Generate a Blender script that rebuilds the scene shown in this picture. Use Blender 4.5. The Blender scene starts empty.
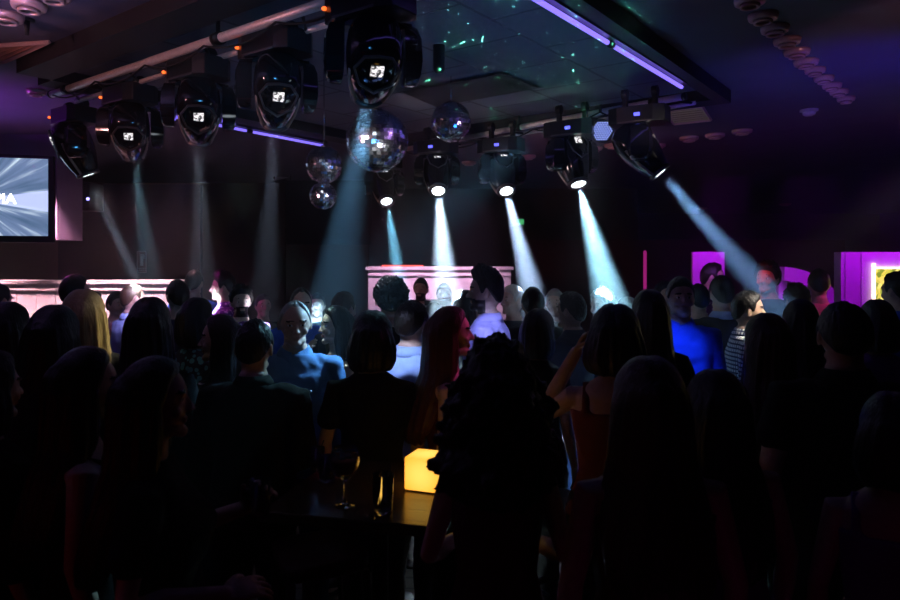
import bpy, math, random
import numpy as np
from mathutils import Vector, Matrix, noise
random.seed(7)
C = bpy.context.scene.collection
F, HZ, CZ = 680.0, 262.0, 1.95          # focal length (px), horizon row, eye height
def X(px, d): return (px-450)/F*d
def Zh(py, d): return CZ-(py-HZ)/F*d
def P(px, py, d): return Vector((X(px,d), d, Zh(py,d)))
R = math.radians

# ------------------------------------------------------------------ materials
def mat(name, col, rough=.6, metal=0, emit=None, es=0, bump=None, spec=.5, trans=0, ior=1.45, coat=0, sheen=0, alpha=None):
    m = bpy.data.materials.new(name); m.use_nodes = True
    nt = m.node_tree; b = nt.nodes['Principled BSDF']
    b.inputs['Base Color'].default_value = (*col, 1)
    b.inputs['Roughness'].default_value = rough
    b.inputs['Metallic'].default_value = metal
    b.inputs['Specular IOR Level'].default_value = spec
    b.inputs['IOR'].default_value = ior
    b.inputs['Transmission Weight'].default_value = trans
    b.inputs['Coat Weight'].default_value = coat
    b.inputs['Sheen Weight'].default_value = sheen
    if emit:
        b.inputs['Emission Color'].default_value = (*emit, 1)
        b.inputs['Emission Strength'].default_value = es
    if bump or bump is None:
        sc, st = bump or (30, .12)
        tc = nt.nodes.new('ShaderNodeTexCoord'); n = nt.nodes.new('ShaderNodeTexNoise'); n.inputs['Scale'].default_value = sc
        bp = nt.nodes.new('ShaderNodeBump'); bp.inputs['Strength'].default_value = st; bp.inputs['Distance'].default_value = .01
        nt.links.new(tc.outputs['Object'], n.inputs['Vector'])
        nt.links.new(n.outputs['Fac'], bp.inputs['Height']); nt.links.new(bp.outputs['Normal'], b.inputs['Normal'])
        # gentle colour variation that belongs to the surface
        mx = nt.nodes.new('ShaderNodeMix'); mx.data_type = 'RGBA'
        mx.inputs[6].default_value = (*[c*.8 for c in col], 1); mx.inputs[7].default_value = (*[min(1, c*1.15) for c in col], 1)
        nt.links.new(n.outputs['Fac'], mx.inputs[0]); nt.links.new(mx.outputs[2], b.inputs['Base Color'])
    return m
def hair_mat(name, col, rough=.42):
    m = bpy.data.materials.new(name); m.use_nodes = True
    nt = m.node_tree; b = nt.nodes['Principled BSDF']
    b.inputs['Roughness'].default_value = rough; b.inputs['Specular IOR Level'].default_value = .45
    tc = nt.nodes.new('ShaderNodeTexCoord'); mp = nt.nodes.new('ShaderNodeMapping'); mp.inputs['Scale'].default_value = (1, 1, .12)
    n = nt.nodes.new('ShaderNodeTexNoise'); n.inputs['Scale'].default_value = 140; n.inputs['Detail'].default_value = 2
    nt.links.new(tc.outputs['Object'], mp.inputs['Vector']); nt.links.new(mp.outputs['Vector'], n.inputs['Vector'])
    mx = nt.nodes.new('ShaderNodeMix'); mx.data_type = 'RGBA'
    mx.inputs[6].default_value = (*[c*.55 for c in col], 1); mx.inputs[7].default_value = (*[min(1, c*1.4) for c in col], 1)
    nt.links.new(n.outputs['Fac'], mx.inputs[0]); nt.links.new(mx.outputs[2], b.inputs['Base Color'])
    bp = nt.nodes.new('ShaderNodeBump'); bp.inputs['Strength'].default_value = .5; bp.inputs['Distance'].default_value = .01
    nt.links.new(n.outputs['Fac'], bp.inputs['Height']); nt.links.new(bp.outputs['Normal'], b.inputs['Normal'])
    return m
def emis(name, col, s):
    m = bpy.data.materials.new(name); m.use_nodes = True; nt = m.node_tree
    b = nt.nodes['Principled BSDF']; b.inputs['Base Color'].default_value = (.02, .02, .02, 1)
    b.inputs['Emission Color'].default_value = (*col, 1); b.inputs['Emission Strength'].default_value = s
    return m
M = {}
M['skin_fair'] = mat('skin_fair', (.62, .40, .30), .5, bump=(60, .08))
M['skin_mid'] = mat('skin_mid', (.50, .30, .21), .5, bump=(60, .08))
M['skin_tan'] = mat('skin_tan', (.34, .19, .13), .5, bump=(60, .08))
M['lips'] = mat('lips', (.40, .13, .12), .4, bump=False)
M['eye_white'] = mat('eye_white', (.7, .7, .68), .2, bump=False)
M['eye_dark'] = mat('eye_dark', (.02, .015, .01), .25, bump=False)
M['brow'] = mat('brow', (.03, .02, .015), .7, bump=False)
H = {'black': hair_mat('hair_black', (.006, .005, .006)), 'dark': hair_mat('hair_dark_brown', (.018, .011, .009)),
     'brown': hair_mat('hair_brown', (.06, .03, .018)), 'auburn': hair_mat('hair_auburn', (.09, .025, .015)),
     'blond': hair_mat('hair_blond', (.42, .30, .12)), 'grey': hair_mat('hair_grey', (.34, .33, .29)),
     'white': hair_mat('hair_pale', (.62, .58, .50))}
def cloth(name, col, rough=.85): return mat(name, col, rough, bump=(22, .25), sheen=.0, spec=.2)
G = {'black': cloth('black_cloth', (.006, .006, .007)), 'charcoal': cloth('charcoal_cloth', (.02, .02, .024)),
     'navy': cloth('navy_cloth', (.012, .016, .05)), 'denim': cloth('denim_shirt', (.10, .20, .38)),
     'sky': cloth('light_blue_shirt', (.38, .52, .85)), 'lilac': cloth('lilac_shirt', (.50, .46, .80)),
     'white': cloth('white_cloth', (.75, .75, .78)), 'royal': cloth('royal_blue_shirt', (.05, .14, .75)),
     'red': cloth('red_cloth', (.35, .03, .03)), 'pink': cloth('pink_cloth', (.6, .22, .28)), 'plum': cloth('plum_dress', (.12, .02, .05)),
     'jeans': cloth('blue_jeans', (.06, .12, .32)), 'wine': cloth('wine_cloth', (.10, .012, .02)), 'cream': cloth('cream_cloth', (.6, .55, .45)),
     'grey': cloth('grey_cloth', (.12, .12, .13)), 'purple': cloth('purple_cloth', (.22, .06, .35)), 'peach': cloth('peach_cloth', (.20, .05, .03))}
def pattern_mat(name, kind, a, b_, sc):
    m = bpy.data.materials.new(name); m.use_nodes = True; nt = m.node_tree; b = nt.nodes['Principled BSDF']; b.inputs['Roughness'].default_value = .85
    tc = nt.nodes.new('ShaderNodeTexCoord')
    if kind == 'check':
        facs = []
        sep = nt.nodes.new('ShaderNodeSeparateXYZ'); nt.links.new(tc.outputs['Object'], sep.inputs[0])
        ad = nt.nodes.new('ShaderNodeMath'); ad.operation = 'ADD'; nt.links.new(sep.outputs[0], ad.inputs[0]); nt.links.new(sep.outputs[1], ad.inputs[1])
        for out in (ad.outputs[0], sep.outputs[2]):
            mu = nt.nodes.new('ShaderNodeMath'); mu.operation = 'MULTIPLY'; mu.inputs[1].default_value = sc; nt.links.new(out, mu.inputs[0])
            fr = nt.nodes.new('ShaderNodeMath'); fr.operation = 'FRACT'; nt.links.new(mu.outputs[0], fr.inputs[0])
            lt = nt.nodes.new('ShaderNodeMath'); lt.operation = 'LESS_THAN'; lt.inputs[1].default_value = .38; nt.links.new(fr.outputs[0], lt.inputs[0]); facs.append(lt)
        mxm = nt.nodes.new('ShaderNodeMath'); mxm.operation = 'MAXIMUM'; nt.links.new(facs[0].outputs[0], mxm.inputs[0]); nt.links.new(facs[1].outputs[0], mxm.inputs[1]); fac = mxm.outputs[0]
    else:
        v = nt.nodes.new('ShaderNodeTexVoronoi'); v.inputs['Scale'].default_value = sc; nt.links.new(tc.outputs['Object'], v.inputs['Vector'])
        cr = nt.nodes.new('ShaderNodeMath'); cr.operation = 'LESS_THAN'; cr.inputs[1].default_value = .4; nt.links.new(v.outputs['Distance'], cr.inputs[0]); fac = cr.outputs[0]
    mx = nt.nodes.new('ShaderNodeMix'); mx.data_type = 'RGBA'; mx.inputs[6].default_value = (*a, 1); mx.inputs[7].default_value = (*b_, 1)
    nt.links.new(fac, mx.inputs[0]); nt.links.new(mx.outputs[2], b.inputs['Base Color'])
    return m
G['check'] = pattern_mat('checked_shirt', 'check', (.8, .8, .78), (.02, .03, .09), 38)
G['print'] = pattern_mat('printed_top', 'print', (.02, .03, .03), (.15, .5, .42), 26)
G['purpleprint'] = pattern_mat('purple_print_shirt', 'print', (.2, .05, .3), (.75, .5, .8), 30)
M['black_plastic'] = mat('black_plastic', (.008, .008, .010), .32, bump=False)
M['gloss_black'] = mat('gloss_black', (.006, .006, .009), .12, coat=.6, bump=False)
M['grey_trim'] = mat('grey_trim', (.16, .15, .15), .3, metal=.7, bump=False)
M['chrome'] = mat('chrome', (.6, .6, .6), .18, metal=1, bump=False)
M['alu'] = mat('aluminium_pipe', (.85, .80, .78), .38, metal=.35, bump=(40, .05))
M['dark_steel'] = mat('dark_steel', (.02, .02, .022), .4, metal=.6, bump=False)
M['cable'] = mat('black_cable', (.01, .01, .01), .6, bump=False)

# ------------------------------------------------------------------ mesh builder
class MB:
    def __init__(s): s.v, s.f = [], []
    def add(s, vs, fs):
        o = len(s.v); s.v += [tuple(p) for p in vs]; s.f += [tuple(i+o for i in f) for f in fs]; return s
    def box(s, c, size, rot=None):
        hx, hy, hz = size[0]/2, size[1]/2, size[2]/2
        vs = [Vector((x, y, z)) for x in (-hx, hx) for y in (-hy, hy) for z in (-hz, hz)]
        if rot is not None: vs = [rot@p for p in vs]
        vs = [p+Vector(c) for p in vs]
        return s.add(vs, [(0,1,3,2),(4,6,7,5),(0,4,5,1),(2,3,7,6),(0,2,6,4),(1,5,7,3)])
    def loft(s, rings, cap=True, closed=True):
        n = len(rings[0]); vs = [p for r in rings for p in r]; fs = []
        for i in range(len(rings)-1):
            for j in range(n if closed else n-1):
                a, b = i*n+j, i*n+(j+1) % n; fs.append((a, b, b+n, a+n))
        if cap:
            fs.append(tuple(reversed(range(n)))); fs.append(tuple((len(rings)-1)*n+j for j in range(n)))
        return s.add(vs, fs)
    def torso(s, rows, n=28, p=2.4):
        rings = []
        for (z, a, b, y) in rows:
            r = []
            for k in range(n):
                t = 2*math.pi*k/n; c, sn = math.cos(t), math.sin(t)
                q = (abs(c)**p+abs(sn)**p)**(-1/p)
                r.append((a*c*q, y+b*sn*q, z))
            rings.append(r)
        return s.loft(rings)
    def tube(s, pts, rad, n=12, sq=(1, 1), up=None):
        pts = [Vector(p) for p in pts]
        if not hasattr(rad, '__len__'): rad = [rad]*len(pts)
        # rounded ends
        d0 = (pts[0]-pts[1]).normalized(); d1 = (pts[-1]-pts[-2]).normalized()
        P2 = [pts[0]+d0*rad[0]*.8, pts[0]+d0*rad[0]*.5]+pts+[pts[-1]+d1*rad[-1]*.5, pts[-1]+d1*rad[-1]*.8]
        R2 = [rad[0]*.45, rad[0]*.83]+list(rad)+[rad[-1]*.83, rad[-1]*.45]
        return s.pipe(P2, R2, n, sq, up)
    def pipe(s, pts, rad, n=12, sq=(1, 1), up=None):
        pts = [Vector(p) for p in pts]
        if not hasattr(rad, '__len__'): rad = [rad]*len(pts)
        rings = []; u = None
        for i, p in enumerate(pts):
            t = (pts[min(i+1, len(pts)-1)]-pts[max(i-1, 0)]).normalized()
            if u is None:
                u = Vector(up) if up is not None else (Vector((1, 0, 0)) if abs(t.x) < .8 else Vector((0, 1, 0)))
            u = (u-t*u.dot(t)).normalized(); w = t.cross(u)
            rings.append([p+u*rad[i]*sq[0]*math.cos(2*math.pi*k/n)+w*rad[i]*sq[1]*math.sin(2*math.pi*k/n) for k in range(n)])
        return s.loft(rings)
    def ell(s, c, r, n=20, m=14, rot=None):
        vs, fs = [], []
        for i in range(m+1):
            ph = math.pi*i/m
            for k in range(n):
                t = 2*math.pi*k/n
                p = Vector((r[0]*math.sin(ph)*math.cos(t), r[1]*math.sin(ph)*math.sin(t), r[2]*math.cos(ph)))
                if rot is not None: p = rot@p
                vs.append(p+Vector(c))
        for i in range(m):
            for k in range(n):
                a, b = i*n+k, i*n+(k+1) % n; fs.append((a, a+n, b+n, b))
        s.add(vs, fs); return s
    def lathe(s, prof, n=32, c=(0, 0, 0), rot=None):
        ring_open = prof[0][0] > 1e-6 and prof[-1][0] > 1e-6
        if ring_open: prof = list(prof)+[prof[0]]
        rings = [[Vector((r*math.cos(2*math.pi*k/n), r*math.sin(2*math.pi*k/n), z)) for k in range(n)] for r, z in prof]
        if rot is not None: rings = [[rot@p for p in r] for r in rings]
        return s.loft([[p+Vector(c) for p in r] for r in rings], cap=False)
    def mesh(s, name='m', smooth=True, weld=True):
        me = bpy.data.meshes.new(name); me.from_pydata([tuple(p) for p in s.v], [], s.f)
        import bmesh
        bm = bmesh.new(); bm.from_mesh(me)
        if weld: bmesh.ops.remove_doubles(bm, verts=bm.verts, dist=1e-5)
        bmesh.ops.recalc_face_normals(bm, faces=bm.faces)
        bm.to_mesh(me); bm.free()
        if smooth: me.shade_smooth()
        me.update(); return me
def remesh(me, vox, smooth=3, disp=None):
    o = bpy.data.objects.new('tmp', me); C.objects.link(o)
    r = o.modifiers.new('r', 'REMESH'); r.mode = 'VOXEL'; r.voxel_size = vox; r.use_smooth_shade = True
    if smooth:
        q = o.modifiers.new('s', 'SMOOTH'); q.factor = .5; q.iterations = smooth
    dg = bpy.context.evaluated_depsgraph_get(); dg.update()
    out = bpy.data.meshes.new_from_object(o.evaluated_get(dg))
    bpy.data.objects.remove(o)
    if disp:
        n = len(out.vertices); co = np.empty(n*3, np.float32); out.vertices.foreach_get('co', co)
        no = np.empty(n*3, np.float32); out.vertices.foreach_get('normal', no); co = co.reshape(-1, 3); no = no.reshape(-1, 3)
        sc, am = disp
        dd = np.array([noise.fractal(Vector(p)*sc, 1., 2., 2) for p in co.tolist()], np.float32)
        co += no*(dd*am)[:, None]; out.vertices.foreach_set('co', co.ravel())
    out.shade_smooth(); out.update(); return out
def smooth_angle(me, deg=35):
    me.shade_smooth(); me.set_sharp_from_angle(angle=R(deg)); return me
def obj(name, me, m=None, parent=None, loc=(0, 0, 0), rot=None, bevel=0):
    o = bpy.data.objects.new(name, me); C.objects.link(o)
    if m is not None:
        ms = m if isinstance(m, (list, tuple)) else [m]
        if len(me.materials) == 0:
            for x in ms: me.materials.append(x)
        for i, x in enumerate(ms):
            o.material_slots[i].link = 'OBJECT'; o.material_slots[i].material = x
    o.location = loc
    if rot is not None: o.rotation_euler = rot
    if parent is not None: o.parent = parent
    if bevel:
        b = o.modifiers.new('b', 'BEVEL'); b.width = bevel; b.segments = 2; b.limit_method = 'ANGLE'
    return o
def tag(o, label, cat, group=None, kind=None):
    if label: o['label'] = label
    if cat: o['category'] = cat
    if group: o['group'] = group
    if kind: o['kind'] = kind
    return o
def thing(name, label, cat, loc=(0, 0, 0), rz=0, group=None):
    o = bpy.data.objects.new(name, None); C.objects.link(o); o.location = loc; o.rotation_euler = (0, 0, rz)
    o.empty_display_size = .1
    return tag(o, label, cat, group)
def struct(name, mb, m, loc=(0, 0, 0), rot=None, parent=None, smooth=False):
    o = obj(name, mb.mesh(name, smooth), m, parent, loc, rot)
    if parent is None: o['kind'] = 'structure'
    return o

# ------------------------------------------------------------------ people
HC = Vector((0, -.008, 1.637))         # head centre of the 1.75 m figure
def head_r(d):
    """distance of skull surface from head centre along unit direction d (numpy-free)"""
    a, b, c = .076, (.098 if d.y > 0 else .092), .112
    if d.z < 0: a *= 1-.28*(-d.z)**1.6; b *= 1-.06*(-d.z)
    r = 1/math.sqrt((d.x/a)**2+(d.y/b)**2+(d.z/c)**2)
    return r
def head_mb(mb, sex, rot):
    n, m = 48, 36; vs, fs = [], []
    for i in range(m+1):
        ph = math.pi*i/m
        for k in range(n):
            t = 2*math.pi*k/n; d = Vector((math.sin(ph)*math.cos(t), math.sin(ph)*math.sin(t), math.cos(ph)))
            p = d*head_r(d)
            if p.y < 0:   # eye sockets
                for sx in (-1, 1):
                    q = ((p.x-sx*.032)/.020)**2+((p.z-.008)/.014)**2
                    p = Vector((p.x, p.y+.011*math.exp(-q), p.z))
            vs.append(p)
    for i in range(m):
        for k in range(n):
            a, b = i*n+k, i*n+(k+1) % n; fs.append((a, a+n, b+n, b))
    h = MB(); h.add(vs, fs)
    k = 1 if sex == 'M' else .85
    h.tube([(0, -.084, .012), (0, -.098, -.012), (0, -.099-.006*k, -.026)], [.006, .0085*k, .0115*k], 10)
    for sx in (-1, 1):
        h.ell((sx*.0115, -.098, -.029), (.008, .009, .007), 10, 8)
        h.ell((sx*.030, -.080, .026), (.022, .010, .0075*k), 12, 8)
        h.ell((sx*.031, -.0715, .008), (.0135, .0120, .0115), 14, 10)
        h.ell((sx*.040, -.066, -.030), (.020, .014, .018), 12, 8)
        h.ell((sx*.079, .008, -.008), (.008, .017, .030), 12, 10, Matrix.Rotation(-sx*.35, 3, 'Z')@Matrix.Rotation(.15, 3, 'X'))
    h.ell((0, -.083, -.0535), (.022, .0080, .0050), 14, 8); h.ell((0, -.082, -.0620), (.019, .0085, .0055), 14, 8)
    h.ell((0, -.070, -.092), (.026*(1.1 if sex == 'M' else .85), .022, .020), 14, 10)
    h.ell((0, -.030, -.080), (.055 if sex == 'M' else .050, .050, .028), 16, 10)
    mb.add([HC+rot@Vector(p) for p in h.v], h.f)
def hand(mb, w, a, n, curl=.35, side=1):
    a = Vector(a).normalized(); n = Vector(n); n = (n-a*n.dot(a)).normalized(); b = a.cross(n)*side; w = Vector(w)
    mb.pipe([w-a*.01, w+a*.02, w+a*.055, w+a*.090], [.026, .034, .040, .039], 16, (1, .36), up=b)
    for off, L, rr in ((-.031, .062, .0078), (-.0105, .076, .0085), (.0115, .082, .0085), (.033, .074, .0082)):
        p = w+a*.086+b*off; c = curl; pts = [p-a*.02, p]
        d = (a+b*off*3).normalized()
        for seg in (.42, .33, .25):
            d = (d*math.cos(c)+n*math.sin(c)).normalized(); c = curl*1.1; p = p+d*L*seg; pts.append(p)
        mb.tube(pts, [rr, rr, rr*.97, rr*.9, rr*.8], 8)
    p = w+a*.02+b*.028; d = (a*.75+b*.62+n*.2).normalized(); pts = [p-b*.015, p]
    for seg in (.04, .028, .02):
        p = p+d*seg; pts.append(p); d = (d+n*curl*.6-b*.2).normalized()
    mb.tube(pts, [.013, .012, .0105, .0095, .008], 8)
ARMS = {  # (elbow, wrist, hand direction, palm normal) for the +x arm
    'down': ((.235, .03, 1.14), (.245, -.045, .89), (0, -.12, -1), (-1, 0, .0)),
    'bent': ((.225, .03, 1.15), (.14, -.21, 1.11), (-.40, -.8, -.05), (-.5, 0, -1)),
    'ear': ((.30, -.13, 1.24), (.145, -.085, 1.56), (-.45, .25, .85), (-.8, .2, -.3)),
    'drink': ((.24, -.02, 1.15), (.18, -.26, 1.24), (-.2, -.5, .6), (-.9, -.2, .1)),
    'chin': ((.20, -.14, 1.20), (.075, -.20, 1.42), (-.35, .2, .8), (-.2, .9, -.1)),
    'head': ((.33, -.08, 1.50), (.17, -.03, 1.68), (-.75, .3, .35), (-.5, .1, -.9)),
    'raise': ((.27, -.15, 1.27), (.22, -.33, 1.49), (-.05, -.15, 1), (-.8, -.3, 0)),
    'hip': ((.31, .06, 1.17), (.19, -.04, 1.01), (-.7, -.5, -.3), (-.4, .8, .2)),
}
TORSO = {'M': [(.80, .150, .100, .0), (.86, .165, .112, .0), (.94, .168, .116, .0), (1.02, .155, .108, -.002), (1.10, .148, .104, -.004), (1.20, .158, .112, -.004),
               (1.30, .174, .120, -.002), (1.37, .180, .112, .004), (1.42, .165, .096, .010), (1.455, .115, .078, .012), (1.48, .072, .062, .010), (1.53, .058, .058, .006)],
         'F': [(.80, .155, .100, .0), (.86, .172, .118, .006), (.93, .170, .122, .008), (1.01, .142, .100, .0), (1.09, .122, .088, -.004), (1.18, .132, .098, -.010),
               (1.27, .148, .120, -.020), (1.34, .155, .106, -.006), (1.40, .148, .088, .006), (1.44, .105, .070, .010), (1.475, .058, .052, .008), (1.53, .048, .048, .004)]}
def shoulder(sex, sx): return Vector((sx*(.178 if sex == 'M' else .150), .006, 1.405 if sex == 'M' else 1.385))
LEGS = {'M': [((.088, .0, .84), .092), ((.095, -.005, .66), .078), ((.098, -.01, .50), .058), ((.10, .01, .36), .058), ((.102, .02, .20), .044), ((.104, .02, .09), .038)],
        'F': [((.086, .0, .84), .094), ((.086, -.005, .66), .078), ((.080, -.01, .50), .054), ((.080, .01, .36), .054), ((.078, .02, .20), .038), ((.078, .02, .09), .033)]}
def arm_pts(sex, pose, sx):
    e, w, hd, n = [Vector(q) for q in ARMS[pose]]
    sh = shoulder(sex, 1)
    if sex == 'F' and pose == 'down': e.x -= .03; w.x -= .03
    fl = lambda q: Vector((q.x*sx, q.y, q.z))
    return fl(sh), fl(e), fl(w), fl(hd), fl(n)
_cache = {}
def body_mesh(sex, pr, pl, hy, hp, lod):
    key = ('body', sex, pr, pl, hy, hp, lod)
    if key in _cache: return _cache[key]
    mb = MB(); k = 1 if sex == 'M' else .80
    mb.torso(TORSO[sex], 28)
    rot = Matrix.Rotation(R(hy), 3, 'Z')@Matrix.Rotation(R(hp), 3, 'X')
    head_mb(mb, sex, rot)
    nr = .056 if sex == 'M' else .046
    mb.tube([(0, .012, 1.44), (0, .004, 1.50), (0, -.002, 1.56), HC+rot@Vector((0, .02, -.02))], [nr*1.15, nr, nr*.98, nr], 18)
    if sex == 'F':
        for sx in (-1, 1): mb.ell((sx*.068, -.095, 1.265), (.060, .050, .058), 16, 12)
    for sx, pose in ((1, pr), (-1, pl)):
        sh, e, w, hd, n = arm_pts(sex, pose, sx)
        m1 = sh.lerp(e, .4); m2 = e.lerp(w, .35)
        mb.tube([sh-Vector((sx*.05, 0, 0)), sh, m1, e, m2, w], [.055*k, .058*k, .048*k, .038*k, .041*k, .026*k+.003], 14)
        hand(mb, w, hd if pose != 'down' else (w-e).normalized()+Vector(hd)*.5, n, .3 if pose != 'drink' else .75, side=-sx)
        L = LEGS[sex]; mb.tube([(p[0]*sx, p[1], p[2]) for p, r in L], [r for p, r in L], 16)
        fx = L[-1][0][0]*sx
        mb.pipe([(fx, .05, .045), (fx, .0, .045), (fx*1.05, -.08, .032), (fx*1.08, -.15, .024)], [.030, .036, .038, .026], 12, (1, .8))
    me = remesh(mb.mesh(), .0052 if lod == 0 else .011, 3 if lod == 0 else 2)
    # skin regions of the face: lips, eyes, brows, beard
    for i in range(5): me.materials.append(None)
    n = len(me.polygons); c = np.empty(n*3, np.float32); me.polygons.foreach_get('center', c); c = c.reshape(-1, 3)-np.array(HC, np.float32)
    c = c@np.array(rot, np.float32)
    x, y, z = np.abs(c[:, 0]), c[:, 1], c[:, 2]
    mi = np.zeros(n, np.int32)
    front = y < -.045
    mi[(z < -.035) & (z > -.125) & (y < -.0+.02) & ((y < -.055) | (z < -.045)) & (y > -.12) & (x < .08) & (c[:, 1] < .0)] = 4
    mi[front & (x < .023) & (z < -.050) & (z > -.068) & (y < -.078)] = 1
    mi[front & (((x-.031)/.0125)**2+((z-.0065)/.0052)**2 < 1)] = 2
    mi[front & (((x-.031)/.0060)**2+((z-.0068)/.0055)**2 < 1)] = 3
    mi[front & (np.abs(z-.0300+.10*(x-.028)) < .0036) & (x > .014) & (x < .050)] = 3
    me.polygons.foreach_set('material_index', mi); me.update()
    _cache[key] = me; return me
def sleeve(mb, sex, pose, sx, length, ex, full=1.0):
    sh, e, w, hd, n = arm_pts(sex, pose, sx); k = 1 if sex == 'M' else .82
    inn = sh-Vector((sx*.06, 0, -.005))
    if length == 'long': mb.tube([inn, sh, sh.lerp(e, .4), e, e.lerp(w, .4), e.lerp(w, .97)], [.058*k+ex, .063*k+ex, .056*k+ex*full, .048*k+ex*full, .046*k+ex*full, .036*k+ex*full], 16)
    elif length == 'rolled': mb.tube([inn, sh, sh.lerp(e, .4), e, e.lerp(w, .2)], [.058*k+ex, .063*k+ex, .056*k+ex*full, .050*k+ex*full, .052*k+ex*full], 16)
    elif length == 'short': mb.tube([inn, sh, sh.lerp(e, .3), sh.lerp(e, .55)], [.058*k+ex, .063*k+ex, .060*k+ex, .060*k+ex*1.2], 16)
def top_mesh(sex, pr, pl, style, lod):
    key = ('top', sex, pr, pl, style, lod)
    if key in _cache: return _cache[key]
    mb = MB(); ex = {'shirt': .012, 'jacket': .022, 'tee': .011, 'tank': .009, 'blouse': .016, 'dress': .010}[style]
    rows = []
    zlo = {'shirt': .84, 'jacket': .78, 'tee': .88, 'tank': .92, 'blouse': .90, 'dress': .90}[style]
    zhi = {'tank': 1.375, 'dress': 1.375}.get(style, 1.485)
    for (z, a, b, y) in TORSO[sex]:
        if z < zlo or z > zhi: continue
        f = 1.5 if (style in ('jacket', 'blouse', 'shirt') and z < 1.15) else 1
        rows.append((z, a+ex*f, b+ex*f+(.02 if sex == 'F' and 1.15 < z < 1.32 else 0), y-(.012 if sex == 'F' and 1.15 < z < 1.32 else 0)))
    rows = [(zlo, rows[0][1]+.004, rows[0][2]+.004, rows[0][3])]+rows
    if style == 'dress':
        rows = [(.52, .19, .15, 0), (.60, .195, .155, .005), (.72, .192, .15, .006), (.84, .190, .142, .008)]+rows[1:]
    mb.torso(rows, 30)
    L = {'shirt': 'long', 'jacket': 'long', 'tee': 'short', 'blouse': 'rolled'}.get(style)
    for sx, pose in ((1, pr), (-1, pl)):
        if L: sleeve(mb, sex, pose, sx, L, ex*.9, 1.1)
        else: mb.tube([(sx*.10, -.085, 1.33), (sx*.105, -.05, 1.41), (sx*.10, .02, 1.445), (sx*.10, .08, 1.40), (sx*.10, .09, 1.33)], .012, 8, (1.6, .7))
    me = remesh(mb.mesh(), .008 if lod == 0 else .014, 3, disp=(11, .009) if L else (9, .004))
    _cache[key] = me; return me
def bottom_mesh(sex, style, lod):
    key = ('bot', sex, style, lod)
    if key in _cache: return _cache[key]
    mb = MB()
    rows = [(z, a+.008, b+.008, y) for (z, a, b, y) in TORSO[sex] if z < 1.03]
    if style == 'trousers':
        mb.torso(rows, 28)
        for sx in (-1, 1): mb.tube([(p[0]*sx, p[1], max(p[2], .085)) for p, r in LEGS[sex]], [r+e for (p, r), e in zip(LEGS[sex], (.012, .012, .016, .016, .024, .032))], 16)
    else:
        mb.torso([(.55, .20, .155, 0), (.68, .197, .150, .004), (.80, .19, .140, .006)]+rows[1:], 28)
    me = remesh(mb.mesh(), .009 if lod == 0 else .015, 3, disp=(9, .007)); _cache[key] = me; return me
def shoe_mesh(sex):
    key = ('shoe', sex)
    if key in _cache: return _cache[key]
    mb = MB(); k = 1 if sex == 'M' else .85
    mb.torso([(.0, .047*k, .14*k, -.05), (.022, .048*k, .142*k, -.05), (.024, .044*k, .136*k, -.05), (.05, .043*k, .128*k, -.045), (.075, .038*k, .09*k, -.012), (.10, .038*k, .055*k, .018), (.115, .036*k, .05*k, .02)], 24, 2.6)
    me = mb.mesh(); _cache[key] = me; return me
def collar_mesh(sex):
    key = ('collar', sex)
    if key in _cache: return _cache[key]
    mb = MB(); k = 1 if sex == 'M' else .86; n = 40
    rings = []
    for j in range(n+1):
        t = -math.pi/2+.22+(2*math.pi-.44)*j/n; c, s = math.cos(t), math.sin(t)
        fr = max(0, -s)
        dz = -.030*fr**2
        pt = lambda rr, z: Vector((rr*c*k, .010+rr*s*k*.95, 1.0*z+dz))
        flap = .012+.030*fr**3
        rings.append([pt(.068, 1.468), pt(.064, 1.515), pt(.069, 1.520), pt(.088+.01*fr, 1.490-flap*.2), pt(.092+.012*fr, 1.478-flap), pt(.086, 1.476-flap), pt(.074, 1.505)])
    mb.loft(rings); me = mb.mesh(); _cache[key] = me; return me

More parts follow.
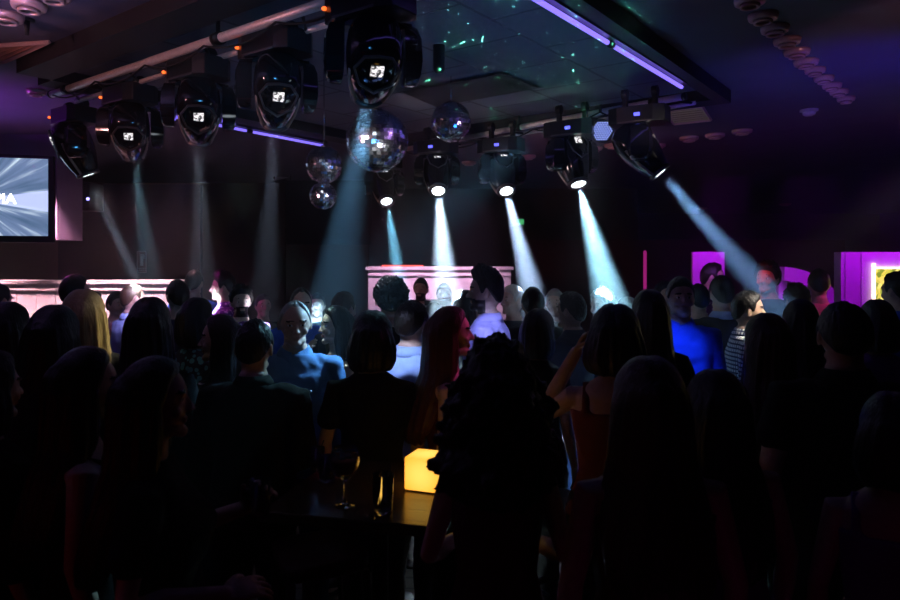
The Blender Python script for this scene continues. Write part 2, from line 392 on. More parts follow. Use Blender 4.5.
def hair_zmin(az, style):   # az 0 = front, 180 = back ; height of hairline
    pts = [(0, .066), (35, .060), (58, .040), (72, -.015), (84, -.012), (95, .018), (115, -.020), (145, -.062), (180, -.075)]
    if style == 'receding': pts = [(0, .090), (30, .094), (50, .070), (70, .005), (84, -.012), (95, .018), (115, -.020), (145, -.062), (180, -.070)]
    if style in ('bob', 'long', 'curly'): pts = [(0, .072), (30, .066), (50, .045), (64, .0), (80, -.06), (100, -.10), (180, -.10)]
    for (a, b), (c, d) in zip(pts, pts[1:]):
        if az <= c: return b+(d-b)*(az-a)/(c-a)
    return pts[-1][1]
def hair_mesh(style, lod, seed=0):
    key = ('hair', style, lod, seed)
    if key in _cache: return _cache[key]
    mb = MB(); n, m = (96, 64) if lod == 0 else (48, 32)
    T = {'short': .017, 'quiff': .030, 'messy': .030, 'buzz': .008, 'receding': .012, 'bob': .024, 'long': .020, 'curly': .055}[style]
    vs, fs = [], []
    for i in range(m+1):
        ph = math.pi*i/m
        for k in range(n):
            t = 2*math.pi*k/n; d = Vector((math.sin(ph)*math.cos(t), math.sin(ph)*math.sin(t), math.cos(ph)))
            r = head_r(d); p = d*r; az = abs(math.degrees(math.atan2(d.x, -d.y)))
            u = (p.z-hair_zmin(az, style))/.022; u = max(0, min(1, u)); u = u*u*(3-2*u)
            th = T*(.55+.6*max(0, d.z))
            if style == 'quiff': th = T*(.28+1.1*max(0, d.z)**1.5*(1.25 if d.y < 0 else .8))
            if style in ('short', 'buzz', 'receding') and abs(az-95) < 45: th *= .75
            nz = noise.noise(Vector((d.x*14+seed, d.y*14, d.z*5)))+.5*noise.noise(Vector((d.x*34, d.y*34+seed, d.z*14)))
            th *= 1+nz*{'messy': .75, 'quiff': .35, 'curly': .7, 'short': .35}.get(style, .22)
            if style == 'long' or style == 'bob':  # parting
                th -= .006*math.exp(-(d.x/.10)**2)*(1 if d.z > .3 else 0)
            vs.append(d*(r*(.93+.07*u)+th*u))
    for i in range(m):
        for k in range(n):
            a, b = i*n+k, i*n+(k+1) % n; fs.append((a, a+n, b+n, b))
    mb.add(vs, fs)
    if style in ('bob', 'long', 'curly'):
        prof = {'bob': [(.075, .058, .082, 80), (.045, .083, .105, 95), (.0, .099, .114, 112), (-.05, .110, .116, 118), (-.10, .112, .112, 120), (-.135, .100, .098, 118), (-.150, .086, .086, 112)],
                'long': [(.075, .058, .082, 80), (.045, .082, .104, 95), (.0, .096, .114, 116), (-.08, .104, .114, 122), (-.16, .110, .118, 116), (-.24, .128, .125, 100), (-.34, .140, .132, 88), (-.44, .134, .132, 80), (-.50, .100, .120, 70), (-.52, .06, .11, 55)],
                'curly': [(.08, .110, .13, 95), (.0, .150, .155, 118), (-.07, .168, .165, 122), (-.14, .182, .170, 116), (-.21, .185, .165, 105), (-.27, .165, .155, 95), (-.31, .11, .13, 80)]}[style]
        K = 72 if lod == 0 else 36; rings = []
        # resample rows
        rows = []
        for (r0, r1) in zip(prof, prof[1:]):
            for q in range(4): rows.append([a+(b-a)*q/4 for a, b in zip(r0, r1)])
        rows.append(list(prof[-1]))
        for zi, (z, rx, ry, A) in enumerate(rows):
            outer, inner = [], []
            for k in range(K+1):
                a = R(-A+2*A*k/K)                       # 0 = back
                nn = noise.noise(Vector((a*9+seed, 1.3, z*2.2)))*.012+noise.noise(Vector((a*24, 4+seed, z*3)))*.006
                if style == 'curly': nn = noise.noise(Vector((a*6, seed, z*17)))*.045+noise.noise(Vector((a*14, seed, z*36)))*.022
                e = 1+nn/.1
                yb = .018+max(0, -z-.18)*.22
                outer.append(Vector((math.sin(a)*rx*e, math.cos(a)*ry*e+yb, z+noise.noise(Vector((a*8, seed+9, 0)))*.02*(zi/len(rows)))))
                inner.append(Vector((math.sin(a)*(rx-.030), math.cos(a)*(ry-.034)+yb, z)))
            rings.append(outer+inner[::-1])
        mb.loft(rings)
    me = mb.mesh()
    if style == 'curly': me = remesh(me, .009, 1, disp=(38, .012))
    elif style in ('bob', 'long'): me = remesh(me, .0065 if lod == 0 else .011, 4)
    _cache[key] = me; return me

BLOCK = []
def person(label, px, top, d, yaw, sex='M', pr='down', pl='down', hy=0, hp=0, hair='short', hc='dark', skin='fair', topst=None, tc='black',
           bot='trousers', bc='charcoal', beard=None, collar=False, sleeve_lbl=None, seed=0, extra=None, hgt=None, wid=1.0, shoes=True):
    lod = 0 if d < 4.6 else 1
    x = X(px, d); h = hgt or Zh(top, d)
    thick = {'curly': .04, 'messy': .02, 'quiff': .03}.get(hair, .014)
    s = h/(1.749+thick)
    root = thing('person', label, 'person', (x, d, 0), R(yaw), 'people in the crowd')
    root.scale = (s*wid, s*wid, s)
    BLOCK.append((label, x, d))
    sk = M['skin_'+skin]
    obj('body', body_mesh(sex, pr, pl, hy, hp, lod), [sk, M['lips'] if sex == 'F' else sk, M['eye_white'], M['eye_dark'], H[beard] if beard else sk], root)
    if hair:
        ho = obj('hair', hair_mesh(hair, lod, seed), H[hc], root, HC); ho.rotation_euler = (Matrix.Rotation(R(hy), 3, 'Z')@Matrix.Rotation(R(hp), 3, 'X')).to_euler()
    topst = topst or ('shirt' if sex == 'M' else 'blouse')
    nm = {'shirt': 'shirt', 'jacket': 'jacket', 'tee': 'tshirt', 'tank': 'sleeveless_top', 'blouse': 'blouse', 'dress': 'dress'}[topst]
    obj(nm, top_mesh(sex, pr, pl, topst, lod), G[tc], root)
    if collar: obj('collar', collar_mesh(sex), G[collar if isinstance(collar, str) else tc], root)
    if topst != 'dress': obj('trousers' if bot == 'trousers' else 'skirt', bottom_mesh(sex, bot, lod), G[bc], root)
    if shoes:
        for sx in (-1, 1): obj('shoe', shoe_mesh(sex), M['black_plastic'], root, (LEGS[sex][-1][0][0]*sx, 0, 0))
    if extra: extra(root)
    return root

def hand_point(root, sex, pose, sx, along=.075, off=.035):
    """a point just inside the curled fingers of one hand, in world space"""
    sh, e, w, hd, n = arm_pts(sex, pose, sx); hd = hd.normalized(); n = (n-hd*n.dot(hd)).normalized()
    bpy.context.view_layer.update(); return root.matrix_world@(w+hd*along+n*off)

# ---- the crowd: front row first (backs to the camera, almost black against the beams)
B = 180
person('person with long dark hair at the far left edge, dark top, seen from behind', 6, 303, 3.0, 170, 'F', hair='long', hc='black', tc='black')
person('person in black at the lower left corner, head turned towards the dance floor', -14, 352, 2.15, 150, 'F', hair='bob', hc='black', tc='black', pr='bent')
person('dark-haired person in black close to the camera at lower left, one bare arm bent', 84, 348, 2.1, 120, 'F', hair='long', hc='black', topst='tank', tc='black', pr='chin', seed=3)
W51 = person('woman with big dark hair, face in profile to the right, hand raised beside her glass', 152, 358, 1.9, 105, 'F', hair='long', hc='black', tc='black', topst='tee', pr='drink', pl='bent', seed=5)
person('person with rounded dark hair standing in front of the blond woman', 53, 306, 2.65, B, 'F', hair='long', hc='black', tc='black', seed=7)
person('blond woman whose long pale hair falls over her shoulder, at the left', 83, 290, 3.5, 200, 'F', hair='long', hc='blond', tc='charcoal', seed=2, wid=1.1)
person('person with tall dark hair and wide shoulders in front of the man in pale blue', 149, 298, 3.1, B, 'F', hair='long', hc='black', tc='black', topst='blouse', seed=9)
person('woman with a pale band of light over her dark hair, dark printed top with turquoise', 196, 299, 3.95, 150, 'F', hair='bob', hc='black', tc='print', topst='blouse', seed=4)
person('dark-haired woman in profile to the left with a pale necklace', 222, 315, 3.35, -80, 'F', hair='long', hc='dark', tc='black', topst='blouse', seed=6,
       extra=lambda r: obj('necklace', MB().pipe([(.075*math.sin(a), -.02-.085*math.cos(a)*1.1, 1.435-.02*math.cos(a)) for a in [R(-100+10*k) for k in range(21)]], .004, 6).mesh(), M['chrome'], r))
person('man in a dark jacket seen from behind, thin rim of light along his shoulder', 254, 320, 2.95, 178, 'M', hair='short', hc='black', tc='black', topst='jacket', seed=1, pl='bent', collar=True)
def emblem(r): obj('shirt_emblem', MB().box((.075, -.137, 1.30), (.012, .006, .012)).mesh(), G['white'], r)
person('grey-haired man in an open-collared denim-blue shirt, facing the camera', 295, 300, 3.6, 12, 'M', hy=6, hp=6, hair='receding', hc='grey', tc='denim', collar=True, bc='navy', extra=emblem, wid=1.05, skin='mid')
person('young woman with long dark hair and her hand at her mouth, face turned left', 337, 306, 4.1, -62, 'F', hair='long', hc='dark', tc='cream', topst='tank', pl='chin', pr='down', seed=8)
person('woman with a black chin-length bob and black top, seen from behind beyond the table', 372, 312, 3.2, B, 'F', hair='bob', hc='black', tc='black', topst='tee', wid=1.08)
person('man in a pale blue shirt seen from behind, between bob and reddish long hair', 411, 301, 3.7, 155, 'M', wid=1.1, hair='short', hc='dark', tc='sky', collar=True, seed=3)
person('woman with long reddish hair in profile to the right, bare shoulder, beside the table lamp', 449, 307, 3.2, 92, 'F', hair='long', hc='auburn', tc='wine', topst='tank', seed=11, wid=1.05)
person('woman with a big cloud of dark curly hair and plum dress, in the front row', 497, 345, 2.0, B, 'F', wid=.93, hair='curly', hc='black', tc='plum', topst='dress', pr='bent', pl='bent')
person('tall dark-haired bearded man in a light blue shirt, face in profile to the left', 487, 267, 4.2, -105, 'M', hy=10, hair='quiff', hc='dark', tc='lilac', beard='dark', collar=True, seed=4)
person('dark-haired woman in black turned half right, behind the curly-haired woman', 538, 310, 3.8, 140, 'F', hair='bob', hc='black', tc='black', topst='tee')
person('woman with smooth dark hair, one hand raised to it, bare shoulder lit red', 615, 306, 2.8, 165, 'F', hair='bob', hc='black', tc='peach', topst='tank', pr='ear', pl='down', seed=12, wid=1.12)
person('person with straight dark hair and lighter crown, left of the royal blue shirt', 650, 290, 3.6, B, 'F', hair='long', hc='dark', tc='black', seed=14)
person('long-haired woman in the front row with a rim of light down her hair', 650, 358, 1.85, B, 'F', hair='long', hc='brown', tc='wine', topst='dress', seed=15, wid=1.12)
person('woman with long dark brown hair in front of the man in the checked shirt', 768, 314, 3.1, B, 'F', hair='long', hc='brown', tc='black', seed=16, wid=1.1)
person('dark-haired person in a violet top between the rim-lit long hair and the right edge', 717, 371, 2.15, B, 'F', wid=1.12, hair='long', hc='black', tc='purple', seed=17, topst='dress')
person('tall long-haired person whose hair catches a violet edge, behind the broad dark head at right', 801, 300, 3.55, 165, 'F', hair='long', hc='black', tc='purple', topst='tank', seed=18)
person('short-haired man with a broad dark head at the right, ear edged in red', 845, 303, 2.6, 165, 'M', hair='short', hc='black', tc='black', topst='tee', seed=5, wid=1.12, collar=True)
person('person in dark clothes at the lower right corner', 893, 395, 1.9, 150, 'F', hair='bob', hc='black', tc='purple', topst='tank', seed=19)
person('dark-haired person in a violet-lit top near the right edge, head beside the plant picture', 878, 301, 3.7, 170, 'F', hair='bob', hc='black', tc='purple', topst='tee', seed=20)
person('man in a dark blue jacket at the right edge, head before the plant picture', 899, 272, 4.6, 200, 'M', hair='short', hc='black', tc='royal', topst='jacket', seed=6, collar=True)
# ---- middle of the floor
person('man in a royal blue shirt with rolled sleeves, facing the camera', 680, 277, 4.3, -4, 'M', hair='short', hc='dark', tc='royal', collar='royal', pr='bent', pl='down', skin='mid', seed=7, bc='navy')
person('man in a white and navy checked shirt, lit face in profile to the right', 747, 291, 4.45, 76, 'M', hair='short', hc='black', tc='check', collar=True, skin='fair', seed=8)
person('dark-haired man in a navy shirt turned left, his ear catching the light, blue jeans', 572, 292, 4.45, -130, 'M', hair='short', hc='dark', tc='navy', bc='jeans', collar=True, seed=9,
       extra=lambda r: obj('white_undershirt', MB().torso([(.76, .182, .128, 0), (.83, .188, .134, 0), (.86, .186, .132, 0)]).mesh(), G['white'], r))
person('man with short dark hair and black jacket, back to the camera, under the third beam', 533, 287, 4.9, B, 'M', hair='short', hc='black', tc='black', topst='jacket', seed=10, collar=True)
person('man with curly dark hair seen from behind in front of the white booth', 391, 279, 4.4, 190, 'M', wid=1.14, hair='messy', hc='black', tc='charcoal', topst='tee', seed=11)
person('blue-lit dark-haired person turned right behind the woman with her hand at her mouth', 343, 292, 4.8, 150, 'M', hair='short', hc='brown', tc='navy', seed=12)
person('balding man with a pale forehead right behind the grey-haired man', 301, 287, 5.1, 20, 'M', hair='receding', hc='dark', tc='royal', hp=10, seed=13)
person('dark-skinned man with short hair behind the balding man', 317, 293, 6.4, 10, 'M', hair='short', hc='black', tc='black', skin='tan', seed=14)
person('person in purple shadow between the pink-lit men and the balding man', 263, 294, 6.6, 30, 'M', hair='short', hc='black', tc='black', skin='tan', seed=15)
person('man with thick purple-lit hair and stubble, face turned slightly right', 241, 286, 5.6, 25, 'M', hair='messy', hc='dark', tc='purpleprint', beard='dark', seed=16)
person('pink-lit man in profile to the left with a patterned shirt', 224, 271, 6.1, -75, 'M', hair='quiff', hc='dark', tc='purpleprint', collar=True, seed=17)
person('tall person with a dark purple-rimmed head behind the short-haired men at left', 194, 270, 6.9, B, 'M', hair='short', hc='black', tc='royal', seed=18)
person('short-haired man turned left, back of his dark head lit, in front of the white panelling', 178, 280, 5.2, -140, 'M', hair='short', hc='dark', tc='navy', seed=19)
person('short-haired man in a pale blue shirt whose head is bleached white by a beam', 132, 283, 5.6, 140, 'M', hair='buzz', hc='brown', tc='sky', collar=True, seed=20)
person('pink-lit person in profile to the left of the bleached man', 116, 292, 6.2, 60, 'M', hair='short', hc='brown', tc='pink', seed=21)
person('small dark-haired man in a pale lilac shirt in front of the white panelling', 93, 292, 6.6, 110, 'M', hair='short', hc='black', tc='lilac', skin='tan', seed=22)
person('man with purple-lit hair and a dark jacket, face turned right, tallest at the left', 74, 275, 5.2, 140, 'M', hair='short', hc='dark', tc='navy', topst='jacket', seed=23, collar=True)
person('dark head at the left edge of the picture before the white panelling', -2, 285, 5.4, 160, 'M', hair='short', hc='black', tc='black', seed=24)
# ---- back rows and the booth
person('disc jockey with short dark hair and pale face in front of the white booth', 421, 278, 7.5, -10, 'M', hair='short', hc='dark', tc='black', beard='dark', seed=25)
person('person standing inside the brightest beam in front of the booth', 444, 283, 7.1, 0, 'M', hair='short', hc='brown', tc='white', seed=26)
person('dark head low in front of the bright booth top', 434, 303, 5.9, B, 'F', hair='bob', hc='black', tc='black', seed=27)
person('dark-haired woman in the gap left of the tall bearded man', 464, 290, 5.4, 150, 'F', hair='long', hc='black', tc='black', seed=28)
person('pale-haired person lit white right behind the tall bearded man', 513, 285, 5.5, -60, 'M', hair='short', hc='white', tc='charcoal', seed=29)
person('person with fair hair and a warmly lit face left of the man in navy', 555, 289, 5.85, -20, 'M', hair='short', hc='grey', tc='black', seed=30)
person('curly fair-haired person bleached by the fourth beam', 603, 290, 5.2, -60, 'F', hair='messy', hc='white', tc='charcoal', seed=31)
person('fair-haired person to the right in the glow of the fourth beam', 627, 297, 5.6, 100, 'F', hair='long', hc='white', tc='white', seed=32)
person('dark-haired person in shadow just behind the man in the royal blue shirt', 664, 281, 5.9, 20, 'M', hair='short', hc='black', tc='wine', skin='mid', seed=33)
person('dark head right of the man in the royal blue shirt', 699, 284, 5.5, B, 'M', hair='short', hc='black', tc='black', seed=34)
person('dark-haired person with a blue-white lit collar before the violet panel', 722, 276, 5.0, B, 'M', hair='short', hc='black', tc='charcoal', collar='sky', seed=35)
person('violet-lit tall person turned right beside the narrow violet panel', 712, 263, 6.4, 70, 'M', hair='short', hc='dark', tc='purpleprint', seed=36)
W37 = person('tall dark-haired man whose face and neck glow red, holding a clear glass up', 768, 262, 5.9, -50, 'M', hair='messy', hc='black', tc='black', pl='raise', seed=37,
       skin='mid')
person('person with dark curly hair in front of the curved violet band', 797, 285, 5.4, B, 'F', hair='messy', hc='black', tc='black', seed=38)
person('short-haired man in a pink-lit shirt, back to the camera, near the violet doorway', 819, 269, 6.0, 160, 'M', hair='short', hc='dark', tc='pink', collar=False, seed=39)

# ------------------------------------------------------------------ room shell
def surf_mat(name, col, rough, kind=None, col2=None, scale=1.0, spec=.4):
    m = bpy.data.materials.new(name); m.use_nodes = True; nt = m.node_tree; b = nt.nodes['Principled BSDF']
    b.inputs['Roughness'].default_value = rough; b.inputs['Specular IOR Level'].default_value = spec
    tc = nt.nodes.new('ShaderNodeTexCoord'); mp = nt.nodes.new('ShaderNodeMapping'); nt.links.new(tc.outputs['Object'], mp.inputs['Vector'])
    n = nt.nodes.new('ShaderNodeTexNoise'); n.inputs['Scale'].default_value = 3; n.inputs['Detail'].default_value = 5
    nt.links.new(mp.outputs['Vector'], n.inputs['Vector'])
    mx = nt.nodes.new('ShaderNodeMix'); mx.data_type = 'RGBA'
    mx.inputs[6].default_value = (*[c*.75 for c in col], 1); mx.inputs[7].default_value = (*[c*1.2 for c in col], 1)
    nt.links.new(n.outputs['Fac'], mx.inputs[0]); out = mx.outputs[2]
    if kind in ('brick', 'board'):
        br = nt.nodes.new('ShaderNodeTexBrick'); br.offset = .5 if kind == 'brick' else .37
        br.inputs['Scale'].default_value = scale; br.inputs['Mortar Size'].default_value = .012
        br.inputs['Brick Width'].default_value = 1.2 if kind == 'board' else .6; br.inputs['Row Height'].default_value = .14 if kind == 'board' else .6
        br.inputs['Color1'].default_value = (1, 1, 1, 1); br.inputs['Color2'].default_value = (.75, .75, .75, 1); br.inputs['Mortar'].default_value = (*(col2 or (.15, .15, .15)), 1)
        nt.links.new(mp.outputs['Vector'], br.inputs['Vector'])
        m2 = nt.nodes.new('ShaderNodeMix'); m2.data_type = 'RGBA'; m2.blend_type = 'MULTIPLY'; m2.inputs[0].default_value = 1
        nt.links.new(out, m2.inputs[6]); nt.links.new(br.outputs['Color'], m2.inputs[7]); out = m2.outputs[2]
        bp = nt.nodes.new('ShaderNodeBump'); bp.inputs['Strength'].default_value = .3; bp.inputs['Distance'].default_value = .01
        nt.links.new(br.outputs['Fac'], bp.inputs['Height']); bp.invert = True; nt.links.new(bp.outputs['Normal'], b.inputs['Normal'])
    nt.links.new(out, b.inputs['Base Color']); return m
S = {'floor': surf_mat('floor_boards', (.16, .13, .10), .35, 'board', (.2, .18, .15), 1.0),
     'ceiling': surf_mat('ceiling_paint', (.11, .10, .14), .8), 'coffer': surf_mat('ceiling_tiles', (.13, .14, .18), .7, 'brick', (.22, .22, .3), 1.0),
     'soffit': surf_mat('soffit_black', (.009, .008, .012), .7), 'brown': surf_mat('wall_brown', (.10, .05, .045), .8),
     'indigo': surf_mat('wall_indigo', (.012, .007, .03), .8), 'black': surf_mat('wall_black', (.008, .007, .010), .85),
     'panel': surf_mat('white_panel_paint', (.62, .60, .60), .55), 'red': surf_mat('wall_dark_red', (.05, .006, .008), .8)}
CE = 3.3
def quad(pts): return MB().add(pts, [tuple(range(len(pts)))])
XL, XR, Y0, YB = -9.0, 12.0, -2.0, 19.0
struct('floor', MB().box((1.5, 8.5, -.05), (21, 21, .1)), S['floor'])
struct('wall_left', MB().box((XL-.05, 8.5, CE/2), (.1, 21, CE)), S['brown'])
struct('wall_right', MB().box((XR+.05, 8.5, CE/2), (.1, 21, CE)), S['indigo'])
struct('wall_front', MB().box((1.5, Y0-.05, CE/2), (21.2, .1, CE)), S['indigo'])
struct('wall_back', MB().box((1.5, YB+.05, CE/2), (21.2, .1, CE)), S['indigo'])
# coffer frame u (into the right distance) / v (into the left distance)
def UV(u, v, z): return Vector((.6*u-.8*v, .8*u+.6*v, z))
struct('ceiling', MB().box((1.5, 8.5, CE+.05), (21, 21, .1)), S['ceiling'])
ang = math.atan2(.8, .6)
cc = UV(3.75, 3.27, CE-.006)
struct('trim_1', MB().box((0, 0, 0), (3.3, 3.46, .012)), S['coffer'], cc, (0, 0, ang))                      # tiled field inside the frame
for i, (u0, u1, v0, v1) in enumerate([(1.88, 2.10, 1.44, 5.0), (5.40, 5.60, 1.44, 5.3), (2.10, 5.40, 1.44, 1.54), (2.10, 5.40, 5.0, 5.22)]):
    struct('trim_%d' % (i+2), MB().box((0, 0, 0), (u1-u0, v1-v0, .1)), S['soffit'], UV((u0+u1)/2, (v0+v1)/2, CE-.05), (0, 0, ang))
# back walls
struct('wall_back_left', MB().box(((XL+X(285, 11.6))/2, 11.65, CE/2), (X(285, 11.6)-XL, .1, CE)), S['brown'])
struct('wall_back_middle', MB().box(((X(285, 11.6)+3.45)/2, 12.55, CE/2), (3.45-X(285, 11.6), .1, CE)), S['black'])
struct('wall_return_left', MB().box((X(285, 11.6)+.05, 12.1, CE/2), (.1, .9, CE)), S['brown'])
struct('wall_partition', MB().box(((X(200, 9.2)+X(58, 9.2))/2, 9.25, 1.5), (X(200, 9.2)-X(58, 9.2), .1, 3.0)), S['indigo'])
w = MB().box(((X(286, 11)+X(368, 11))/2, 11.1, Zh(243, 11)/2), (X(368, 11)-X(286, 11), .1, Zh(243, 11))); struct('wall_low_brown', w, S['brown'])
struct('wall_low_red', MB().box(((X(516, 11)+X(845, 11))/2, 11.05, Zh(240, 11)/2), (X(845, 11)-X(516, 11), .1, Zh(240, 11))), S['red'])

# ---- white panelled partition at the left, white booth, violet structures
def board_panel(name, label, cat, x0, x1, y, z, depth, bw, mcap=None):
    t = thing(name, label, cat, ((x0+x1)/2, y, 0)); W = x1-x0; n = max(1, round(W/bw)); w_ = W/n
    mb = MB(); mb.box((0, depth/2+.012, z/2), (W, depth, z))
    for k in range(n): mb.box((-W/2+w_*(k+.5), .0, z/2), (w_-.008, .024, z-.002))
    obj('boards', mb.mesh(smooth=False), S['panel'], t, bevel=.003)
    obj('top_cap', MB().box((0, depth/2, z+.02), (W+.06, depth+.08, .04)).box((0, -.022, z-.06), (W, .02, .03)).mesh(smooth=False), mcap or S['panel'], t, bevel=.004)
    return t
board_panel('panelled_partition', 'long white board-panelled partition behind the crowd at the left, lit pink', 'partition', X(-60, 7.5), X(172, 7.5), 7.5, Zh(284, 7.5), .3, .22)
bt = board_panel('booth', 'white disc jockey booth front with a flat top behind the crowd, at the centre', 'booth', X(368, 8.3), X(511, 8.3), 8.3, Zh(270, 8.3), .5, 1.8)
obj('red_reflection', MB().box((-.45, .0, Zh(270, 8.3)+.05), (.5, .03, .018)).mesh(smooth=False), emis('red_reflection_glow', (1, .06, .03), 2.2), bt)  # glowing bar painted in for the red reflections along the booth top
t = thing('booth_desk', 'white desk top with mixing gear in front of the booth, whitened by a beam', 'desk', (X(442, 6.7), 6.7, 0))
obj('desktop', MB().box((0, 0, 1.5), (.75, .4, .05)).mesh(smooth=False), S['panel'], t, bevel=.005)
obj('front_panel', MB().box((0, -.16, .74), (.70, .03, 1.47)).mesh(smooth=False), S['panel'], t)
obj('mixer', MB().box((0, .03, 1.55), (.34, .24, .05)).mesh(smooth=False), M['black_plastic'], t, bevel=.004)
t = thing('violet_panel', 'narrow upright white panel glowing violet, behind the tall violet-lit person', 'panel', (X(709, 8.0), 8.0, 0))
obj('board', MB().box((0, .04, Zh(252, 8.0)/2), (.38, .06, Zh(252, 8.0))).mesh(smooth=False), S['panel'], t, bevel=.004)
obj('foot', MB().box((0, .04, .02), (.46, .3, .04)).mesh(smooth=False), M['dark_steel'], t)
# curved band
pts = []
for k in range(17):
    a = R(88-k*4.2); pts.append((math.cos(a), math.sin(a)))
mb = MB(); cx, cz_, ro, ri = X(778, 8.0), Zh(340, 8.0), .86, .70
rings = []
for (c_, s_) in pts: rings.append([Vector((cx+c_*ro*.98, 7.9, cz_+s_*ro)), Vector((cx+c_*ro*.98, 8.1, cz_+s_*ro)), Vector((cx+c_*ri*.95, 8.1, cz_+s_*ri)), Vector((cx+c_*ri*.95, 7.9, cz_+s_*ri))])
mb.loft(rings)
# the band stands on two uprights
x0 = pts[0]; mb.box((cx+.03, 8.0, (cz_+.76)/2), (.10, .12, cz_+.76)); e_ = pts[-1]
mb.box((cx+e_[0]*.76, 8.0, (cz_+e_[1]*.76)/2), (.10, .12, cz_+e_[1]*.76))
tag(obj('curved_arch', smooth_angle(mb.mesh()), S['panel']), 'curved white arch band glowing violet between the red-faced man and the pink-shirted man', 'arch')
# violet booth with picture niche
y = 6.6; xa, xb, xn = X(841, y), X(960, y), X(873, y); zt, zn, zb = Zh(252, y), Zh(268, y), 1.15
t = thing('niche_wall', 'white board wall glowing violet at the right edge, with a lit recess and plant picture', 'wall unit', (xa, y, 0))
mb = MB(); D = .12
mb.box(((xn-xa)/2, D/2, zt/2), (xn-xa, D, zt)); mb.box(((xn-xa)+(xb-xn)/2, D/2, (zt+zn)/2), (xb-xn, D, zt-zn)); mb.box(((xn-xa)+(xb-xn)/2, D/2, zb/2), (xb-xn, D, zb))
mb.box(((xn-xa)+(xb-xn)/2, D-.02, (zb+zn)/2), (xb-xn, .04, zn-zb))
for px in (845, 861): mb.box((X(px, y)-xa, -.006, zt/2), (.006, .014, zt))
obj('boards', mb.mesh(smooth=False), S['panel'], t)
warm = emis('warm_lit_frame', (1, .72, .55), 3.2)
obj('lit_frame', MB().box((xn-xa, -.01, (zb+zn)/2+.02), (.022, .03, zn-zb+.05)).box(((xn-xa)+(xb-xn)/2, -.01, zn), (xb-xn, .03, .018)).mesh(smooth=False), warm, t)
# leafy picture: procedural greens and yellows, backlit
pm = bpy.data.materials.new('leaf_picture'); pm.use_nodes = True; nt = pm.node_tree; b = nt.nodes['Principled BSDF']
tc = nt.nodes.new('ShaderNodeTexCoord'); v = nt.nodes.new('ShaderNodeTexVoronoi'); v.inputs['Scale'].default_value = 22; nt.links.new(tc.outputs['Object'], v.inputs['Vector'])
cr = nt.nodes.new('ShaderNodeValToRGB'); cr.color_ramp.elements[0].color = (.06, .10, .01, 1); cr.color_ramp.elements[1].color = (1, .85, .25, 1)
e = cr.color_ramp.elements.new(.35); e.color = (.38, .42, .03, 1); e = cr.color_ramp.elements.new(.6); e.color = (.75, .55, .08, 1)
nt.links.new(v.outputs['Color'], cr.inputs[0]); nt.links.new(cr.outputs[0], b.inputs['Emission Color']); b.inputs['Emission Strength'].default_value = 1.4; b.inputs['Base Color'].default_value = (.05, .05, .02, 1)
obj('plant_picture', MB().box(((xn-xa)+(xb-xn)/2, .05, (zb+zn)/2), (xb-xn-.02, .02, zn-zb-.02)).mesh(smooth=False), pm, t)
tag(obj('neon_tube', MB().tube([(X(645, 9), 9, Zh(252, 9)), (X(645, 9), 9, 1.0)], .022, 10).mesh(), emis('pink_neon', (.5, .02, .25), .6)), 'thin upright pink neon tube on the dark wall, right of the fourth beam', 'neon light')
tag(bpy.data.objects['neon_tube'], None, None)

# ---- television
t = thing('television', 'wall-hung television at the left edge showing grey-blue streaks and white letters', 'television', (X(-22, 6.7), 6.55, Zh(198, 6.6)), R(14))
obj('casing', MB().box((0, .03, 0), (1.50, .06, .86)).mesh(smooth=False), M['black_plastic'], t, bevel=.008)
sm = bpy.data.materials.new('tv_picture'); sm.use_nodes = True; nt = sm.node_tree; b = nt.nodes['Principled BSDF']; b.inputs['Base Color'].default_value = (.01, .01, .01, 1); b.inputs['Roughness'].default_value = .2
tc = nt.nodes.new('ShaderNodeTexCoord'); sp = nt.nodes.new('ShaderNodeSeparateXYZ'); nt.links.new(tc.outputs['Object'], sp.inputs[0])
def mth(op, a, b_=None):
    n = nt.nodes.new('ShaderNodeMath'); n.operation = op
    for i, q in enumerate((a, b_)):
        if q is None: continue
        if isinstance(q, (int, float)): n.inputs[i].default_value = q
        else: nt.links.new(q, n.inputs[i])
    return n.outputs[0]
an = mth('ARCTAN2', mth('ADD', sp.outputs[2], .02), mth('SUBTRACT', sp.outputs[0], .05))
cmb = nt.nodes.new('ShaderNodeCombineXYZ'); nt.links.new(mth('MULTIPLY', an, 5.0), cmb.inputs[0]); nt.links.new(sp.outputs[0], cmb.inputs[1])
nn = nt.nodes.new('ShaderNodeTexNoise'); nn.inputs['Scale'].default_value = 1.3; nn.inputs['Detail'].default_value = 3; nt.links.new(cmb.outputs[0], nn.inputs['Vector'])
cr = nt.nodes.new('ShaderNodeValToRGB'); cr.color_ramp.elements[0].position = .35; cr.color_ramp.elements[0].color = (.06, .11, .20, 1); cr.color_ramp.elements[1].position = .75; cr.color_ramp.elements[1].color = (.75, .9, 1, 1)
e = cr.color_ramp.elements.new(.55); e.color = (.13, .19, .34, 1); nt.links.new(nn.outputs['Fac'], cr.inputs[0])
wedge = mth('LESS_THAN', mth('ABSOLUTE', an), .16)
mx = nt.nodes.new('ShaderNodeMix'); mx.data_type = 'RGBA'; nt.links.new(mth('MULTIPLY', wedge, .75), mx.inputs[0]); nt.links.new(cr.outputs[0], mx.inputs[6]); mx.inputs[7].default_value = (.55, .62, 1, 1)
nt.links.new(mx.outputs[2], b.inputs['Emission Color']); b.inputs['Emission Strength'].default_value = 1.4
sc = obj('screen', MB().box((0, -.003, .015), (1.40, .006, .76)).mesh(smooth=False), sm, t)
cu = bpy.data.curves.new('tvtext', 'FONT'); cu.body = 'OPIA'; cu.size = .135; cu.extrude = .001; cu.offset = .004; cu.align_x = 'RIGHT'
to = bpy.data.objects.new('tx', cu); C.objects.link(to); bpy.context.view_layer.update()
